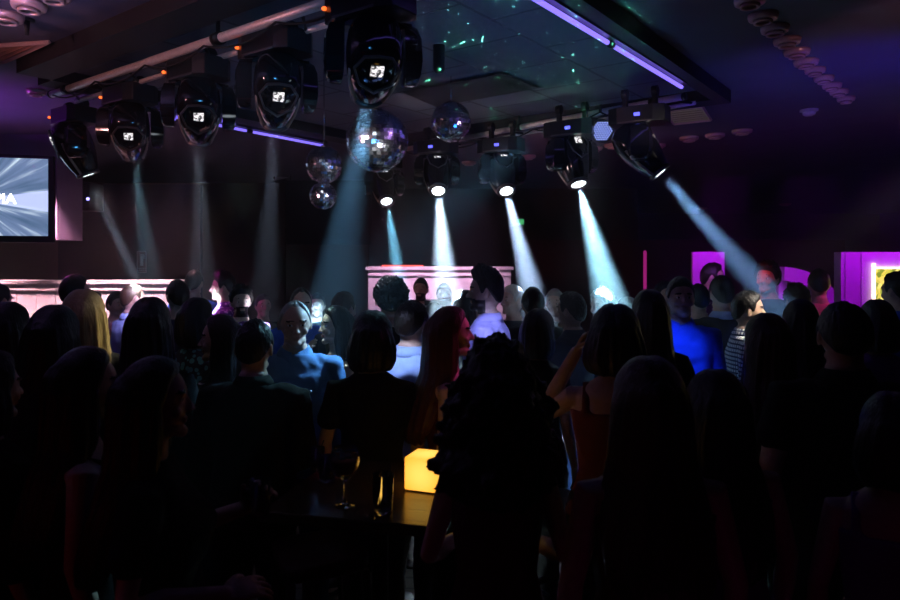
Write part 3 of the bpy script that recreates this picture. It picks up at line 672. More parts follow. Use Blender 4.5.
tm = bpy.data.meshes.new_from_object(to.evaluated_get(bpy.context.evaluated_depsgraph_get())); bpy.data.objects.remove(to)
obj('screen_lettering', tm, emis('tv_letters', (.9, .95, 1), 3), sc, (.42, -.008, -.05), (R(90), 0, 0))
obj('wall_bracket', MB().box((0, .16, 0), (.3, .22, .3)).mesh(smooth=False), M['dark_steel'], t)
struct('wall_tv_pier', MB().box((X(57, 7.2)-.31, 7.45, (Zh(239, 7.1)+CE)/2), (.62, .5, CE-Zh(239, 7.1))), surf_mat('pier_paint', (.3, .22, .34), .6))
# speaker cabinet with green lamp beside the tv, sign, exit light, camera
t = thing('loudspeaker', 'black loudspeaker with a green lamp high on the wall, right of the television', 'loudspeaker', (X(76, 8.8), 8.95, Zh(200, 8.8)), 0)
obj('cabinet', MB().box((0, 0, .05), (.38, .36, .36)).mesh(smooth=False), M['black_plastic'], t, bevel=.01)
obj('green_lamp', MB().ell((-.08, -.19, .0), (.045, .02, .032)).mesh(), emis('green_lamp', (.15, 1, .35), 5), t)
obj('blue_lamp', MB().ell((.175, -.19, .01), (.02, .015, .02)).mesh(), emis('blue_lamp', (.3, .25, 1), 5), t)
obj('bracket', MB().box((0, .2, .1), (.08, .2, .08)).mesh(smooth=False), M['dark_steel'], t)
t = thing('extinguisher_sign', 'small upright sign with a fire extinguisher symbol on the dark wall at left', 'sign', (X(142, 9.18), 9.18, Zh(262, 9.18)))
obj('plate', MB().box((0, 0, 0), (.13, .01, .30)).mesh(smooth=False), mat('sign_red', (.16, .03, .06), .6, bump=False), t)
wsign = mat('sign_white', (.55, .45, .5), .6, bump=False)
obj('border', MB().box((-.06, -.008, 0), (.008, .006, .29)).box((.06, -.008, 0), (.008, .006, .29)).box((0, -.008, .143), (.128, .006, .008)).box((0, -.008, -.143), (.128, .006, .008)).box((0, -.008, -.085), (.128, .006, .006)).mesh(smooth=False), wsign, t)
obj('extinguisher_symbol', MB().box((0, -.008, .015), (.036, .006, .13)).box((.004, -.008, .095), (.05, .006, .015)).box((.03, -.008, .07), (.008, .006, .05)).mesh(smooth=False), wsign, t)
cu = bpy.data.curves.new('st', 'FONT'); cu.body = 'EXTINTOR'; cu.size = .024; cu.extrude = .001; cu.align_x = 'CENTER'
to = bpy.data.objects.new('tx', cu); C.objects.link(to); bpy.context.view_layer.update()
tm = bpy.data.meshes.new_from_object(to.evaluated_get(bpy.context.evaluated_depsgraph_get())); bpy.data.objects.remove(to)
obj('sign_lettering', tm, wsign, t, (0, -.007, -.122), (R(90), 0, 0))
t = thing('exit_light', 'small green emergency exit light on the black back wall beside the third beam', 'exit light', (X(519, 12.45), 12.45, Zh(222, 12.45)))
obj('housing', MB().box((0, 0, 0), (.20, .06, .13)).mesh(smooth=False), M['black_plastic'], t)
obj('lit_face', MB().box((0, -.035, 0), (.17, .01, .10)).mesh(smooth=False), emis('exit_green', (.08, .55, .2), .9), t)
t = thing('security_camera', 'small white bullet security camera on the dark wall left of the mirror balls', 'security camera', (X(290, 10.9), 11.0, Zh(174, 10.9)))
obj('housing', MB().pipe([(-.22, -.25, -.06), (.05, -.05, .03)], .065, 12).mesh(), mat('camera_white', (.5, .5, .55), .5, bump=False), t)
obj('bracket', MB().pipe([(.02, -.05, .03), (.04, .08, .10), (.04, .60, .10)], .02, 8).mesh(), M['grey_trim'], t)
obj('lens', MB().lathe([(.0, -.01), (.05, -.01), (.05, 0), (0, 0)], 12, (-.222, -.252, -.061), Vector((-.27, -.2, -.09)).to_track_quat('Z', 'Y').to_matrix()).mesh(), M['gloss_black'], t)
tag(obj('hanging_screen', MB().box(((X(286, 10.6)+X(371, 10.6))/2, 10.62, (Zh(184, 10.6)+Zh(241, 10.6))/2), (X(371, 10.6)-X(286, 10.6), .05, 1.0)).pipe([(X(290, 10.6), 10.62, 3.05), (X(290, 10.6), 10.62, CE)], .01, 6).pipe([(X(366, 10.6), 10.62, 3.05), (X(366, 10.6), 10.62, CE)], .01, 6).mesh(smooth=False), S['black']), 'large black panel hanging on the wall behind the two stacked mirror balls', 'panel')

# ------------------------------------------------------------------ trusses
def truss(label, a, b, z, exts):
    a, b = Vector(a), Vector(b); d = (b-a).normalized(); nrm = Vector((-d.y, d.x, 0)); t = thing('lighting_truss', label, 'truss', a)
    L = (b-a).length
    nrm = -nrm if exts else nrm
    for off, dz, pr_ in ((0, 0, .026), (.17, -.02, .016)):
        obj('pipe', MB().pipe([nrm*off+Vector((0, 0, dz)), (b-a)+nrm*off+Vector((0, 0, dz))], pr_, 16).mesh(), M['alu'], t)
    k = 0; s = .12
    while s < L-.05:
        p = d*s
        obj('cross_brace', MB().pipe([p, p+d*.16+nrm*.17-Vector((0, 0, .02))], .009, 8).mesh(), M['dark_steel'], t); s += .42
    for s in (.25, L*.5, L-.25):
        p = d*s; obj('hanger_rod', MB().pipe([p+Vector((0, 0, .0)), p+Vector((0, 0, CE-z))], .012, 8).pipe([p-d*.03, p+d*.03], .036, 12).mesh(), M['dark_steel'], t)
    for s in (0, L): obj('end_cap', MB().pipe([d*(s-.012), d*(s+.012)], .029, 16).mesh(), M['black_plastic'], t)
    return t
TZ = 3.18
truss('aluminium twin-pipe lighting truss across the upper left, carrying the five near spotlights', UV(2.22, 1.2, TZ), UV(2.24, 5.34, TZ), TZ, 1)
ra, rb = P(406, 149, 680*(TZ-CZ)/(HZ-149)), P(655, 102, 680*(TZ-CZ)/(HZ-102))
truss('aluminium twin-pipe lighting truss beyond the mirror balls, carrying the five far spotlights', ra, rb+(rb-ra)*.08, TZ, 0)

# ------------------------------------------------------------------ moving-head spotlights
shell_prof = [(.0, .215), (.075, .212), (.112, .185), (.135, .13), (.142, .06), (.138, -.01), (.122, -.09), (.100, -.16), (.082, -.205), (.078, -.215)]
def shell_mesh():
    if 'shell' in _cache: return _cache['shell']
    mb = MB(); n = 32; rings = []
    for r, z in shell_prof:
        ring = []
        for k in range(n):
            t = 2*math.pi*k/n; c, s = math.cos(t), math.sin(t); p = 3.0-1.0*max(0, -z)/.215
            q = (abs(c)**p+abs(s)**p)**(-1/p); ring.append((r*c*q*.87, r*s*q*.98, z))
        rings.append(ring)
    mb.loft(rings); me = smooth_angle(mb.mesh(), 40); _cache['shell'] = me; return me
def frame_panel(inner, outer, zoff):
    """hexagon rim on the rear face of the shell"""
    mb = MB(); hx = [(.0, 1), (.6, .92), (1, .25), (.72, -.7), (.0, -1.25), (-.72, -.7), (-1, .25), (-.6, .92)]
    rings = []
    for (x, y) in hx+[hx[0]]:
        rings.append([(x*outer, zoff, y*outer), (x*outer, zoff+.012, y*outer), (x*inner, zoff+.012, y*inner), (x*inner, zoff, y*inner)])
    mb.loft(rings, cap=False); return mb.mesh(smooth=False)
lens_on = emis('lens_glow', (.85, .93, 1), 7); lens_far = emis('lens_glow_away', (.8, .9, 1), 4)
glint = None
def glint_mat():  # patchy emission painting a mirrored highlight onto the shell, no opening behind
    m = bpy.data.materials.new('painted_glint'); m.use_nodes = True; nt = m.node_tree; b = nt.nodes['Principled BSDF']; b.inputs['Base Color'].default_value = (.03, .03, .03, 1)
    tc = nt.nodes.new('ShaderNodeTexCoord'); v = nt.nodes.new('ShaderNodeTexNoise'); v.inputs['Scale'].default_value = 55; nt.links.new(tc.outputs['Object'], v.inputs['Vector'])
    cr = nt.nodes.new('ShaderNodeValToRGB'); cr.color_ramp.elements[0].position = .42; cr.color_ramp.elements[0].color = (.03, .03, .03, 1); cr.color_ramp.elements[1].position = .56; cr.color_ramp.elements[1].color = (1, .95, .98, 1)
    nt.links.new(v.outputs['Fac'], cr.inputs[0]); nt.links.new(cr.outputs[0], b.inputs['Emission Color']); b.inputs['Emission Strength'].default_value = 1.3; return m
GLINT = glint_mat(); LED_O = emis('orange_led', (1, .13, .02), 2.2); LED_B = emis('blue_display', (.10, .10, 1), 2.6)
TRIM_N = mat('warm_grey_trim', (.55, .45, .36), .3, metal=.5, bump=False)
def moving_head(label, piv, target, near, group, truss_pt=None):
    piv, target = Vector(piv), Vector(target); D = (target-piv).normalized()
    t = thing('moving_head_spotlight', label, 'stage spotlight', (piv.x, piv.y, piv.z), 0, group)
    yaw = math.atan2(D.y, D.x)-math.pi/2     # head points along local +Y
    pan = Matrix.Rotation(yaw, 3, 'Z')
    # base box above, long side along the truss
    bz = .235; tz = TZ-.03-piv.z
    bk = Matrix.Rotation(R(-36+(0 if near else 3)), 3, 'Z')
    prof = [(-.205, -.08), (-.205, .045), (-.17, .08), (.17, .08), (.205, .045), (.205, -.08), (.13, -.105), (-.13, -.105)]
    h0 = bz-.055; h1 = bz+.065
    bm_ = MB().loft([[bk@Vector((x, y*1.25, z)) for x, y in prof] for z in (h0, h0+.02, h1-.02, h1)])
    base = obj('base', bm_.mesh(smooth=False), M['black_plastic'], t, bevel=.006)
    obj('display', MB().box(bk@Vector((.02 if not near else -.17, -.138, bz)), (.040, .01, .022), bk).mesh(smooth=False) if not near else MB().ell(bk@Vector((-.19, -.115, bz+.01)), (.012, .012, .010)).mesh(), LED_B if not near else LED_O, base)
    obj('base_trim', MB().box(bk@Vector((0, -.100*1.31, h0+.006)), (.25, .006, .012), bk).box(bk@Vector((0, .101, h0+.006)), (.33, .006, .012), bk).mesh(smooth=False), M['grey_trim'], base)
    for sx in (-1, 1):
        p = bk@Vector((sx*.11, 0, 0))
        obj('clamp', MB().box((p.x, p.y, (h1+tz)/2), (.03, .045, tz-h1), bk).pipe([bk@Vector((sx*.11-.02, 0, tz+.03)), bk@Vector((sx*.11+.02, 0, tz+.03))], .040, 14).mesh(smooth=False), M['dark_steel'], t)
    obj('yoke_bridge', MB().lathe([(.0, h0), (.07, h0), (.07, h0-.022), (.0, h0-.022)], 20).box((0, 0, h0-.025), (.34, .085, .03), pan).mesh(smooth=False), M['black_plastic'], t, bevel=.005)
    for sx in (-1, 1):
        rings = []
        for (z, w_, o1, o2) in [(h0-.008, .045, .100, .150), (h0-.035, .070, .130, .192), (.10, .086, .132, .208), (.0, .090, .132, .213), (-.06, .076, .134, .206), (-.085, .060, .136, .198), (-.100, .036, .142, .184)]:
            rings.append([pan@Vector((sx*o, y_, z)) for o, y_ in ((o1, -w_), (o2, -w_*.72), (o2+.006, 0), (o2, w_*.72), (o1, w_), (o1-.004, 0))])
        ya = obj('yoke_arm', smooth_angle(MB().loft(rings).mesh(), 50), M['gloss_black'], t)
        obj('arm_cap', MB().box(pan@Vector((sx*.178, 0, -.088)), (.045, .055, .014), pan).mesh(smooth=False), M['grey_trim'], ya, bevel=.004)
    # head: local -Z is the beam; local -Y of the shell is its upper/rear side seen by the camera
    tilt = math.acos(max(-1, min(1, -D.z)))
    rot = (Matrix.Rotation(yaw, 4, 'Z')@Matrix.Rotation(tilt, 4, 'X'))
    hs = obj('head_shell', shell_mesh(), M['gloss_black'], t); hs.rotation_euler = rot.to_euler()
    # trim bands on both flanks, rear panel, glowing plate painting in a mirrored highlight
    for sgn in (-1, 1):
        pts_, rr = [], []
        for r, z in [(.140, .05), (.139, .0), (.123, -.09), (.101, -.16), (.085, -.205)]:
            pts_.append((sgn*r*.87*.88, -r*.62, z)); rr.append(.009)
        obj('side_trim', MB().pipe(pts_, rr, 8).mesh(), TRIM_N, hs)
    up = 1 if near else -1
    obj('rear_panel', frame_panel(.092, .101, -.139), M['grey_trim'], hs, (0, 0, .075), (R(-4)*up, 0, 0 if near else math.pi))
    obj('painted_glint', MB().box((0, -.137*up, .100), (.056, .010, .058)).mesh(smooth=False), GLINT, hs)
    obj('lens_ring', MB().lathe([(.060, -.205), (.086, -.205), (.086, -.228), (.060, -.228)], 28).mesh(), M['grey_trim'], hs)
    obj('lens', MB().lathe([(.0, -.212), (.058, -.212), (.058, -.222), (.0, -.226)], 24).mesh(), lens_on if not near else lens_far, hs)
    return t, piv+D*.25, D
def spot(name, loc, D, energy, angle, col, blend=.35, size=.03):
    l = bpy.data.lights.new(name, 'SPOT'); l.energy = energy; l.spot_size = R(angle); l.spot_blend = blend; l.color = col; l.shadow_soft_size = size
    o = bpy.data.objects.new(name, l); C.objects.link(o); o.location = loc; o.rotation_euler = Vector(D).to_track_quat('-Z', 'Y').to_euler(); return o
near = [((373, 62), 3.03, (336, 300, 5.6), 'nearest and largest of the five spotlights on the near truss, over the big mirror ball', 6500, 10.5, (.22, .58, 1)),
        ((277, 92), 3.66, (264, 305, 5.6), 'second spotlight on the near truss, next to the nearest one, smaller than it', 2200, 7.5, (.5, .62, .9)),
        ((199, 112), 4.10, (202, 305, 6.0), 'middle one of the five spotlights on the near truss', 2400, 8.5, (.6, .75, 1)),
        ((131, 132), 4.72, (153, 305, 6.6), 'fourth spotlight along the near truss, next to the farthest left one', 3200, 8.0, (.35, .75, 1)),
        ((76, 148), 5.35, (143, 293, 5.6), 'leftmost and smallest spotlight on the near truss, its head tilted to the right', 5200, 6.0, (.55, .75, 1))]
for (px, py), d, tg, lab, en, an_, col in near:
    t, lp, D = moving_head(lab, P(px, py, d), P(*tg), True, 'spotlights on the near truss')
    spot('beam_light', lp, D, en*2.0, an_, col)
far = [((384, 186), 7.3, (404, 305, 6.4), 'farthest spotlight on the far truss, beside the big mirror ball', 16000, 8.5, (.22, .68, 1)),
       ((437, 174), 6.35, (447, 305, 5.4), 'second spotlight on the far truss, its white beam falling on the booth', 24000, 13.0, (.55, .78, 1)),
       ((502, 173), 6.15, (535, 305, 5.3), 'middle spotlight on the far truss, above the green exit light', 26000, 10.5, (.48, .68, 1)),
       ((572, 160), 5.45, (611, 303, 5.0), 'fourth spotlight on the far truss with the widest beam, left of the honeycomb lamp', 30000, 15.5, (.35, .75, 1)),
       ((640, 150), 4.95, (775, 303, 4.7), 'rightmost spotlight on the far truss, its beam slanting down to the right', 14000, 10.5, (.25, .5, 1))]
for (px, py), d, tg, lab, en, an_, col in far:
    t, lp, D = moving_head(lab, P(px, py, d), P(*tg), False, 'spotlights on the far truss')
    spot('beam_light', lp, D, en*2.0, an_, col)

# ------------------------------------------------------------------ mirror balls
def mirror_ball(label, px, py, rpx, d, hook_to=None, seed=1):
    c = P(px, py, d); r = rpx*d/F; rnd = random.Random(seed)
    t = thing('mirror_ball', label, 'mirror ball', c, 0, 'mirror balls')
    vs, fs = [], []; rows = 26 if rpx > 25 else 20
    for i in range(rows):
        ph = math.pi*(i+.5)/rows; w_ = math.pi/rows*r*.94; n = max(4, int(2*math.pi*r*math.sin(ph)/(w_*1.04)))
        for k in range(n):
            th = 2*math.pi*k/n; nrm = Vector((math.sin(ph)*math.cos(th), math.sin(ph)*math.sin(th), math.cos(ph)))
            tn = (nrm+Vector([rnd.uniform(-.11, .11) for _ in range(3)])).normalized()
            u = Vector((-math.sin(th), math.cos(th), 0)); u = (u-tn*u.dot(tn)).normalized(); v_ = tn.cross(u); o = len(vs); ctr = nrm*r
            for a, b_ in ((-1, -1), (1, -1), (1, 1), (-1, 1)): vs.append(ctr+u*a*w_/2+v_*b_*w_/2)
            fs.append((o, o+1, o+2, o+3))
    mir = M.get('mirror')
    if mir is None:
        mir = M['mirror'] = mat('mirror_tiles', (.9, .88, .92), .15, metal=1, bump=False)
    obj('mirror_tiles', MB().add(vs, fs).mesh(smooth=False, weld=False), mir, t)
    obj('core', MB().ell((0, 0, 0), (r*.975,)*3, 32, 20).mesh(), M['grey_trim'], t)
    top = hook_to if hook_to is not None else CE
    obj('hanger', MB().lathe([(.0, r*.97), (r*.16, r*.97), (r*.16, r*1.05), (.0, r*1.05)], 16).pipe([(0, 0, r), (0, 0, top-c.z)], .005, 8).mesh(), M['chrome'], t)
    return t
mirror_ball('largest mirror ball, hanging right below the nearest spotlight', 377, 141, 31, 3.85, seed=1)
mirror_ball('mirror ball hanging alone high at the centre, right of the largest ball', 451, 122, 20, 4.9, seed=2)
mirror_ball('upper of the two mirror balls hanging one above the other', 324, 165, 18.5, 4.7, seed=3)
mirror_ball('lower and smaller of the two mirror balls hanging one above the other', 323, 196, 13.5, 4.7, hook_to=Zh(183, 4.7), seed=4)

# ------------------------------------------------------------------ small ceiling things
def tube_light(label, a, b, strength, end=1):
    a, b = Vector(a), Vector(b); d = (b-a).normalized(); nrm = Vector((-d.y, d.x, 0)); t = thing('blacklight_tube', label, 'tube light', a)
    obj('housing', MB().box((b-a)/2+Vector((0, 0, .035)), ((b-a).length, .07, .03), Matrix.Rotation(math.atan2(d.y, d.x), 3, 'Z')).mesh(smooth=False), M['grey_trim'], t)
    L = (b-a).length; n = max(1, round(L/1.2))
    for k in range(n):
        obj('tube', MB().pipe([d*(L*k/n+.03), d*(L*(k+1)/n-.03)], .013, 12).mesh(), emis('uv_tube', (.22, .15, 1), strength), t)
        obj('tube_socket', MB().pipe([d*(L*k/n), d*(L*k/n+.035)], .02, 12).mesh(), M['black_plastic'], t)
TU = 3.17
def PT(px, py, z=TU): return P(px, py, F*(z-CZ)/(HZ-py))
a, b = PT(520, 0), PT(683, 88); a2 = a-(b-a)*.05
tube_light('long violet tube light running along the ceiling at the upper centre right', PT(634, 48)-(b-a)*1.25, b, 1.7)
tube_light('violet tube light on the ceiling behind the near spotlights', PT(150, 112), PT(325, 146), 1.4)
TRIMRING = mat('downlight_trim', (.75, .48, .44), .35, metal=.3, bump=False)
def downlight(label, pos, r, group):
    t = thing('downlight', label, 'ceiling light', pos, 0, group)
    obj('trim_ring', MB().lathe([(r*.62, 0), (r, 0), (r, -.012), (r*.93, -.03), (r*.66, -.035), (r*.62, -.03)], 24).mesh(), TRIMRING, t)
    obj('reflector', MB().lathe([(0, -.004), (r*.6, -.004), (r*.58, -.012), (0, -.010)], 24).mesh(), M['chrome'], t)
    obj('lower_ring', MB().lathe([(r*.45, -.035), (r*.62, -.035), (r*.62, -.05), (r*.45, -.05)], 24).mesh(), TRIMRING, t)
row = [(750, 4), (763, 20), (775, 32), (787, 44), (797, 55), (806, 65), (815, 73), (824, 81), (832, 88), (839, 94), (846, 101)]
for i, (px, py) in enumerate(row):
    d = F*(CE-.03-CZ)/(HZ-py); place = ['nearest', 'second', 'third', 'fourth', 'fifth', 'middle one', 'fifth from the far end', 'fourth from the far end', 'third from the far end', 'next to last', 'farthest'][i]
    downlight('round recessed downlight in the long row at upper right, %s' % place, (X(px, d), d, CE), .078 if i < 6 else .068, 'downlights in the long row at right')
for px, py, lab in ((742, 133, 'right of the other two'), (715, 137, 'between two others'), (689, 140, 'closest to the ceiling grille'), (657, 147, 'just right of the rightmost far spotlight'), (613, 147, 'under the honeycomb lamp'), (594, 150, 'between the two right-hand far spotlights'), (528, 158, 'right of the middle far spotlight'), (469, 164, 'left of the middle far spotlight')):
    d = F*(CE-.03-CZ)/(HZ-py); downlight('round downlight beyond the far truss, '+lab, (X(px, d), d, CE), .10, 'downlights beyond the far truss')
for px, py, lab in ((785, 205, 'right one of two dim violet downlights far back'), (702, 209, 'left one of two dim violet downlights far back')):
    d = F*(CE-.03-CZ)/(HZ-py); downlight(lab, (X(px, d), d, CE), .13, 'dim downlights far back')
for px, py, r, lab in ((29, 9, .085, 'large recessed downlight at the upper left corner, right of another'), (7, 20, .085, 'recessed downlight cut by the left edge of the picture'), (54, -1, .08, 'recessed downlight cut by the top edge at upper left'), (36, 94, .07, 'small violet-lit downlight left of the near truss end')):
    d = F*(CE-.03-CZ)/(HZ-py); downlight(lab, (X(px, d), d, CE), r, 'downlights at the upper left')
# grilles
def grille(label, corners, mm, n, frame):
    pts_ = [P(px, py, F*(CE-.012-CZ)/(HZ-py)) for px, py in corners]; o = pts_[0]; t = thing('ceiling_grille', label, 'ceiling grille', (o.x, o.y, CE-.012))
    q = [p-o for p in pts_]; mb = MB()
    for i in range(4): a_, b_ = q[i], q[(i+1) % 4]; mb.pipe([a_, b_], .014, 4)
    obj('frame', mb.mesh(smooth=False), frame, t); mb = MB()
    for k in range(1, n): a_ = q[0].lerp(q[3], k/n); b_ = q[1].lerp(q[2], k/n); mb.pipe([a_, b_], .012, 4)
    obj('louvre', mb.mesh(smooth=False), mm, t)
    obj('backing', MB().add([p+Vector((0, 0, .006)) for p in q]+[p+Vector((0, 0, .011)) for p in q], [(0, 1, 2, 3), (4, 5, 6, 7), (0, 1, 5, 4), (1, 2, 6, 5), (2, 3, 7, 6), (3, 0, 4, 7)]).mesh(smooth=False), mm, t)
grille('yellowish rectangular air grille on the ceiling right of the far truss', [(662, 111), (702, 106), (711, 120), (674, 124)], mat('grille_cream', (.55, .50, .22), .5, bump=False), 7, TRIMRING)
grille('warm-coloured pointed air grille on the ceiling at the left edge', [(-75, 66), (-10, 46), (49, 42), (5, 62)], mat('grille_orange', (.60, .25, .16), .5, bump=False), 6, TRIMRING)
tag(obj('access_panel', MB().loft([[P(px, py, F*(z-CZ)/(HZ-py)) for px, py in ((402, 92), (502, 73), (540, 88), (436, 107))] for z in (CE-.012, CE-.03)]).mesh(smooth=False), S['soffit']), 'dark rectangular access panel in the tiled ceiling above the centre mirror ball', 'access panel')
dd = F*(CE-.03-CZ)/(HZ-113)
t = thing('smoke_detector', 'small white round smoke detector on the dark ceiling at right', 'smoke detector', (X(809, dd), dd, CE))
obj('base', MB().lathe([(0, 0), (.075, 0), (.075, -.015), (0, -.015)], 20).mesh(), G['white'], t)
obj('dome', MB().lathe([(.0, -.015), (.06, -.015), (.05, -.045), (.03, -.055), (0, -.056)], 20).mesh(), G['white'], t)
d = 3.0
t = thing('sprinkler_head', 'small black bracket hanging from the ceiling under the upper left downlights', 'ceiling bracket', (X(27, F*(CE-CZ)/(HZ-19)), F*(CE-CZ)/(HZ-19), CE))
obj('flange', MB().lathe([(0, 0), (.04, 0), (.04, -.012), (0, -.012)], 16).mesh(), M['cable'], t); obj('stem', MB().lathe([(0, -.012), (.016, -.012), (.01, -.09), (0, -.09)], 12).mesh(), M['cable'], t)
t.name = 'ceiling_bracket'
d = 4.2; c = P(439, 52, d)
t = thing('chain_motor', 'slim black hoist motor hanging from the tiled ceiling, left of the centre mirror ball', 'hoist', c)
obj('body', MB().torso([(-.13, .022, .022, 0), (-.11, .036, .03, 0), (.10, .038, .032, 0), (.13, .02, .02, 0)], 16).mesh(), M['black_plastic'], t); obj('cord', MB().pipe([(0, 0, .12), (0, 0, CE-c.z)], .006, 8).mesh(), M['cable'], t)
# honeycomb led lamp
c = P(602, 131, 5.3)
t = thing('led_par_lamp', 'round honeycomb-faced led lamp hanging between the two right-hand far spotlights', 'stage lamp', c)
rot = Vector((-.05, -1, -.35)).to_track_quat('Z', 'Y').to_matrix(); r = .088
obj('housing', MB().lathe([(0, -.14), (r*.75, -.14), (r*.95, -.09), (r, 0), (r*1.02, .015), (r*.92, .015), (r*.9, 0), (0, 0)], 28, (0, 0, 0), rot).mesh(), M['black_plastic'], t)
k_ = 0; ledm = mat('led_lens', (.30, .38, .75), .25, emit=(.25, .32, .8), es=1.5, bump=False)
for i in range(-4, 5):
    for j in range(-4, 5):
        x_ = (i+.5*(j % 2))*.0185; y_ = j*.016
        if math.hypot(x_, y_) < r*.86: obj('led_lens', MB().ell(rot@Vector((x_, y_, .004)), (.0066, .0066, .0066), 8, 6).mesh() if k_ == 0 else obj_first, ledm, t, (0, 0, 0) if k_ == 0 else rot@Vector((x_, y_, 0))-first_v) if k_ else None
        if k_ == 0 and math.hypot(x_, y_) < r*.86:
            first_v = rot@Vector((x_, y_, 0)); obj_first = MB().ell(rot@Vector((x_, y_, .004)), (.0066, .0066, .0066), 8, 6).mesh(); obj('led_lens', obj_first, ledm, t); k_ = 1
obj('bracket', MB().pipe([(-r-.012, .03, 0), (-r-.012, .05, .11), (0, .06, .16), (r+.012, .05, .11), (r+.012, .03, 0)], .007, 8).pipe([(0, .06, .16), (0, .06, TZ-c.z+.01)], .012, 8).mesh(), M['dark_steel'], t)
# wall lamp upper right
c = P(884, 42, 4.6)
t = thing('ceiling_spot_lamp', 'small lamp with an orange and pink glowing head near the upper right edge', 'lamp', c)
obj('stem', MB().pipe([(0, 0, .08), (0, 0, CE-c.z)], .012, 8).mesh(), M['dark_steel'], t)
obj('shade', MB().lathe([(.02, .09), (.05, .08), (.062, -.02), (.055, -.02), (.045, .07), (0, .08)], 20).mesh(), M['black_plastic'], t)
obj('bulb', MB().ell((0, -.02, -.03), (.028, .028, .055)).mesh(), emis('orange_bulb', (1, .30, .06), 1.6), t)
obj('pink_tip', MB().ell((.012, -.02, -.09), (.022, .022, .03)).mesh(), emis('pink_tip', (.45, .12, .6), .8), t)
c = P(878, 33, 4.62)
# cable along the near truss
def cable(label, pts_, r=.006):
    cu = MB(); out = []
    pts_ = [Vector(p) for p in pts_]
    for i in range(len(pts_)-1):
        for q in range(6):
            s_ = q/6; p = pts_[i].lerp(pts_[i+1], s_); p.z -= .35*(pts_[i]-pts_[i+1]).length*s_*(1-s_); out.append(p)
    out.append(pts_[-1]); cu.pipe(out, r, 8); tag(obj('power_cable', cu.mesh(), M['cable']), label, 'cable')
cable('black power cable looping between the near spotlights under the truss', [UV(2.20, 1.5+.62*k, TZ-.03) for k in range(7)])
cable('black power cable looping along the far truss', [ra.lerp(rb, k/5)+Vector((0, .05, -.03)) for k in range(6)])

# ------------------------------------------------------------------ bar table and what stands on it
tz = 1.08; a_t = R(-13)
t = thing('bar_table', 'high dark glossy bar table at the lower centre, with glasses and a lamp on it', 'table', (-.27, 2.62, 0), a_t)
wood = surf_mat('table_top', (.07, .045, .03), .22, 'board', (.3, .25, .2), 1.4)
obj('tabletop', MB().box((0, 0, tz-.02), (.66, .66, .04)).mesh(smooth=False), wood, t, bevel=.006)
obj('pedestal', MB().lathe([(0, .02), (.04, .02), (.032, .06), (.032, 1.0), (.07, 1.04), (0, 1.04)], 20).mesh(), M['dark_steel'], t)
obj('base_plate', MB().lathe([(0, 0), (.21, 0), (.21, .012), (.05, .03), (0, .03)], 28).mesh(), M['dark_steel'], t)
glass = bpy.data.materials.new('clear_glass'); glass.use_nodes = True; nt = glass.node_tree; b = nt.nodes['Principled BSDF']
b.inputs['Base Color'].default_value = (.95, .97, .97, 1); b.inputs['Roughness'].default_value = .03; b.inputs['Transmission Weight'].default_value = 1; b.inputs['IOR'].default_value = 1.45
drink = mat('orange_drink', (.85, .22, .06), .2, trans=.15, ior=1.34, bump=False); ice = mat('ice', (.7, .75, .8), .15, trans=.7, bump=False)
def balloon(label, c, s=1.0):
    g = thing('balloon_glass', label, 'glass', c)
    pr = [(0, 0), (.034, 0), (.035, .003), (.008, .008), (.0045, .02), (.0045, .085), (.012, .092), (.036, .108), (.050, .132), (.053, .155), (.047, .185), (.040, .200), (.0385, .200), (.0455, .184), (.0515, .155), (.0485, .133), (.034, .110), (.006, .096), (0, .096)]
    obj('bowl_and_stem', MB().lathe([(r*s, z*s) for r, z in pr], 32).mesh(), glass, g)
    obj('drink', MB().lathe([(0, .0985*s), (.032*s, .112*s), (.047*s, .135*s), (.050*s, .155*s), (.0490*s, .163*s), (0, .163*s)], 28).mesh(), drink, g)
    for k in range(3): obj('ice_cube', MB().box((.016*math.cos(k*2.1), .016*math.sin(k*2.1), .160*s), (.022, .022, .022), Matrix.Rotation(k, 3, 'Z')).mesh(smooth=False), ice, g, bevel=.003)
balloon('large balloon glass with an orange-red drink on the bar table', (X(345, 2.43), 2.43, tz), 1.04)
def tumbler(label, c, h=.13, r=.036, fill=.04):
    g = thing('tumbler', label, 'glass', c)
    obj('glass_wall', MB().lathe([(0, 0), (r*.86, 0), (r, h), (r-.0022, h), (r*.86-.003, .012), (0, .012)], 28).mesh(), glass, g)
    obj('drink_remains', MB().lathe([(0, .0125), (r*.80, .0125), (r*.82, fill), (0, fill)], 24).mesh(), ice, g)
    for k in range(2): obj('straw' if k else 'ice_cube', MB().box((0, 0, fill), (.02, .02, .02)).mesh(smooth=False) if k == 0 else MB().pipe([(-.01, 0, .015), (.028, 0, h+.03)], .003, 8).mesh(), ice if k == 0 else M['cable'], g)
tumbler('tall clear tumbler, nearly empty, right of the balloon glass on the bar table', (X(383, 2.36), 2.36, tz), .135, .038)
tumbler('short clear tumbler behind and to the left of the balloon glass', (X(327, 2.70), 2.70, tz), .10, .036)
tumbler('clear tumbler at the far left edge of the bar table, before the denim shirt', (X(318, 2.88), 2.86, tz), .09, .032)
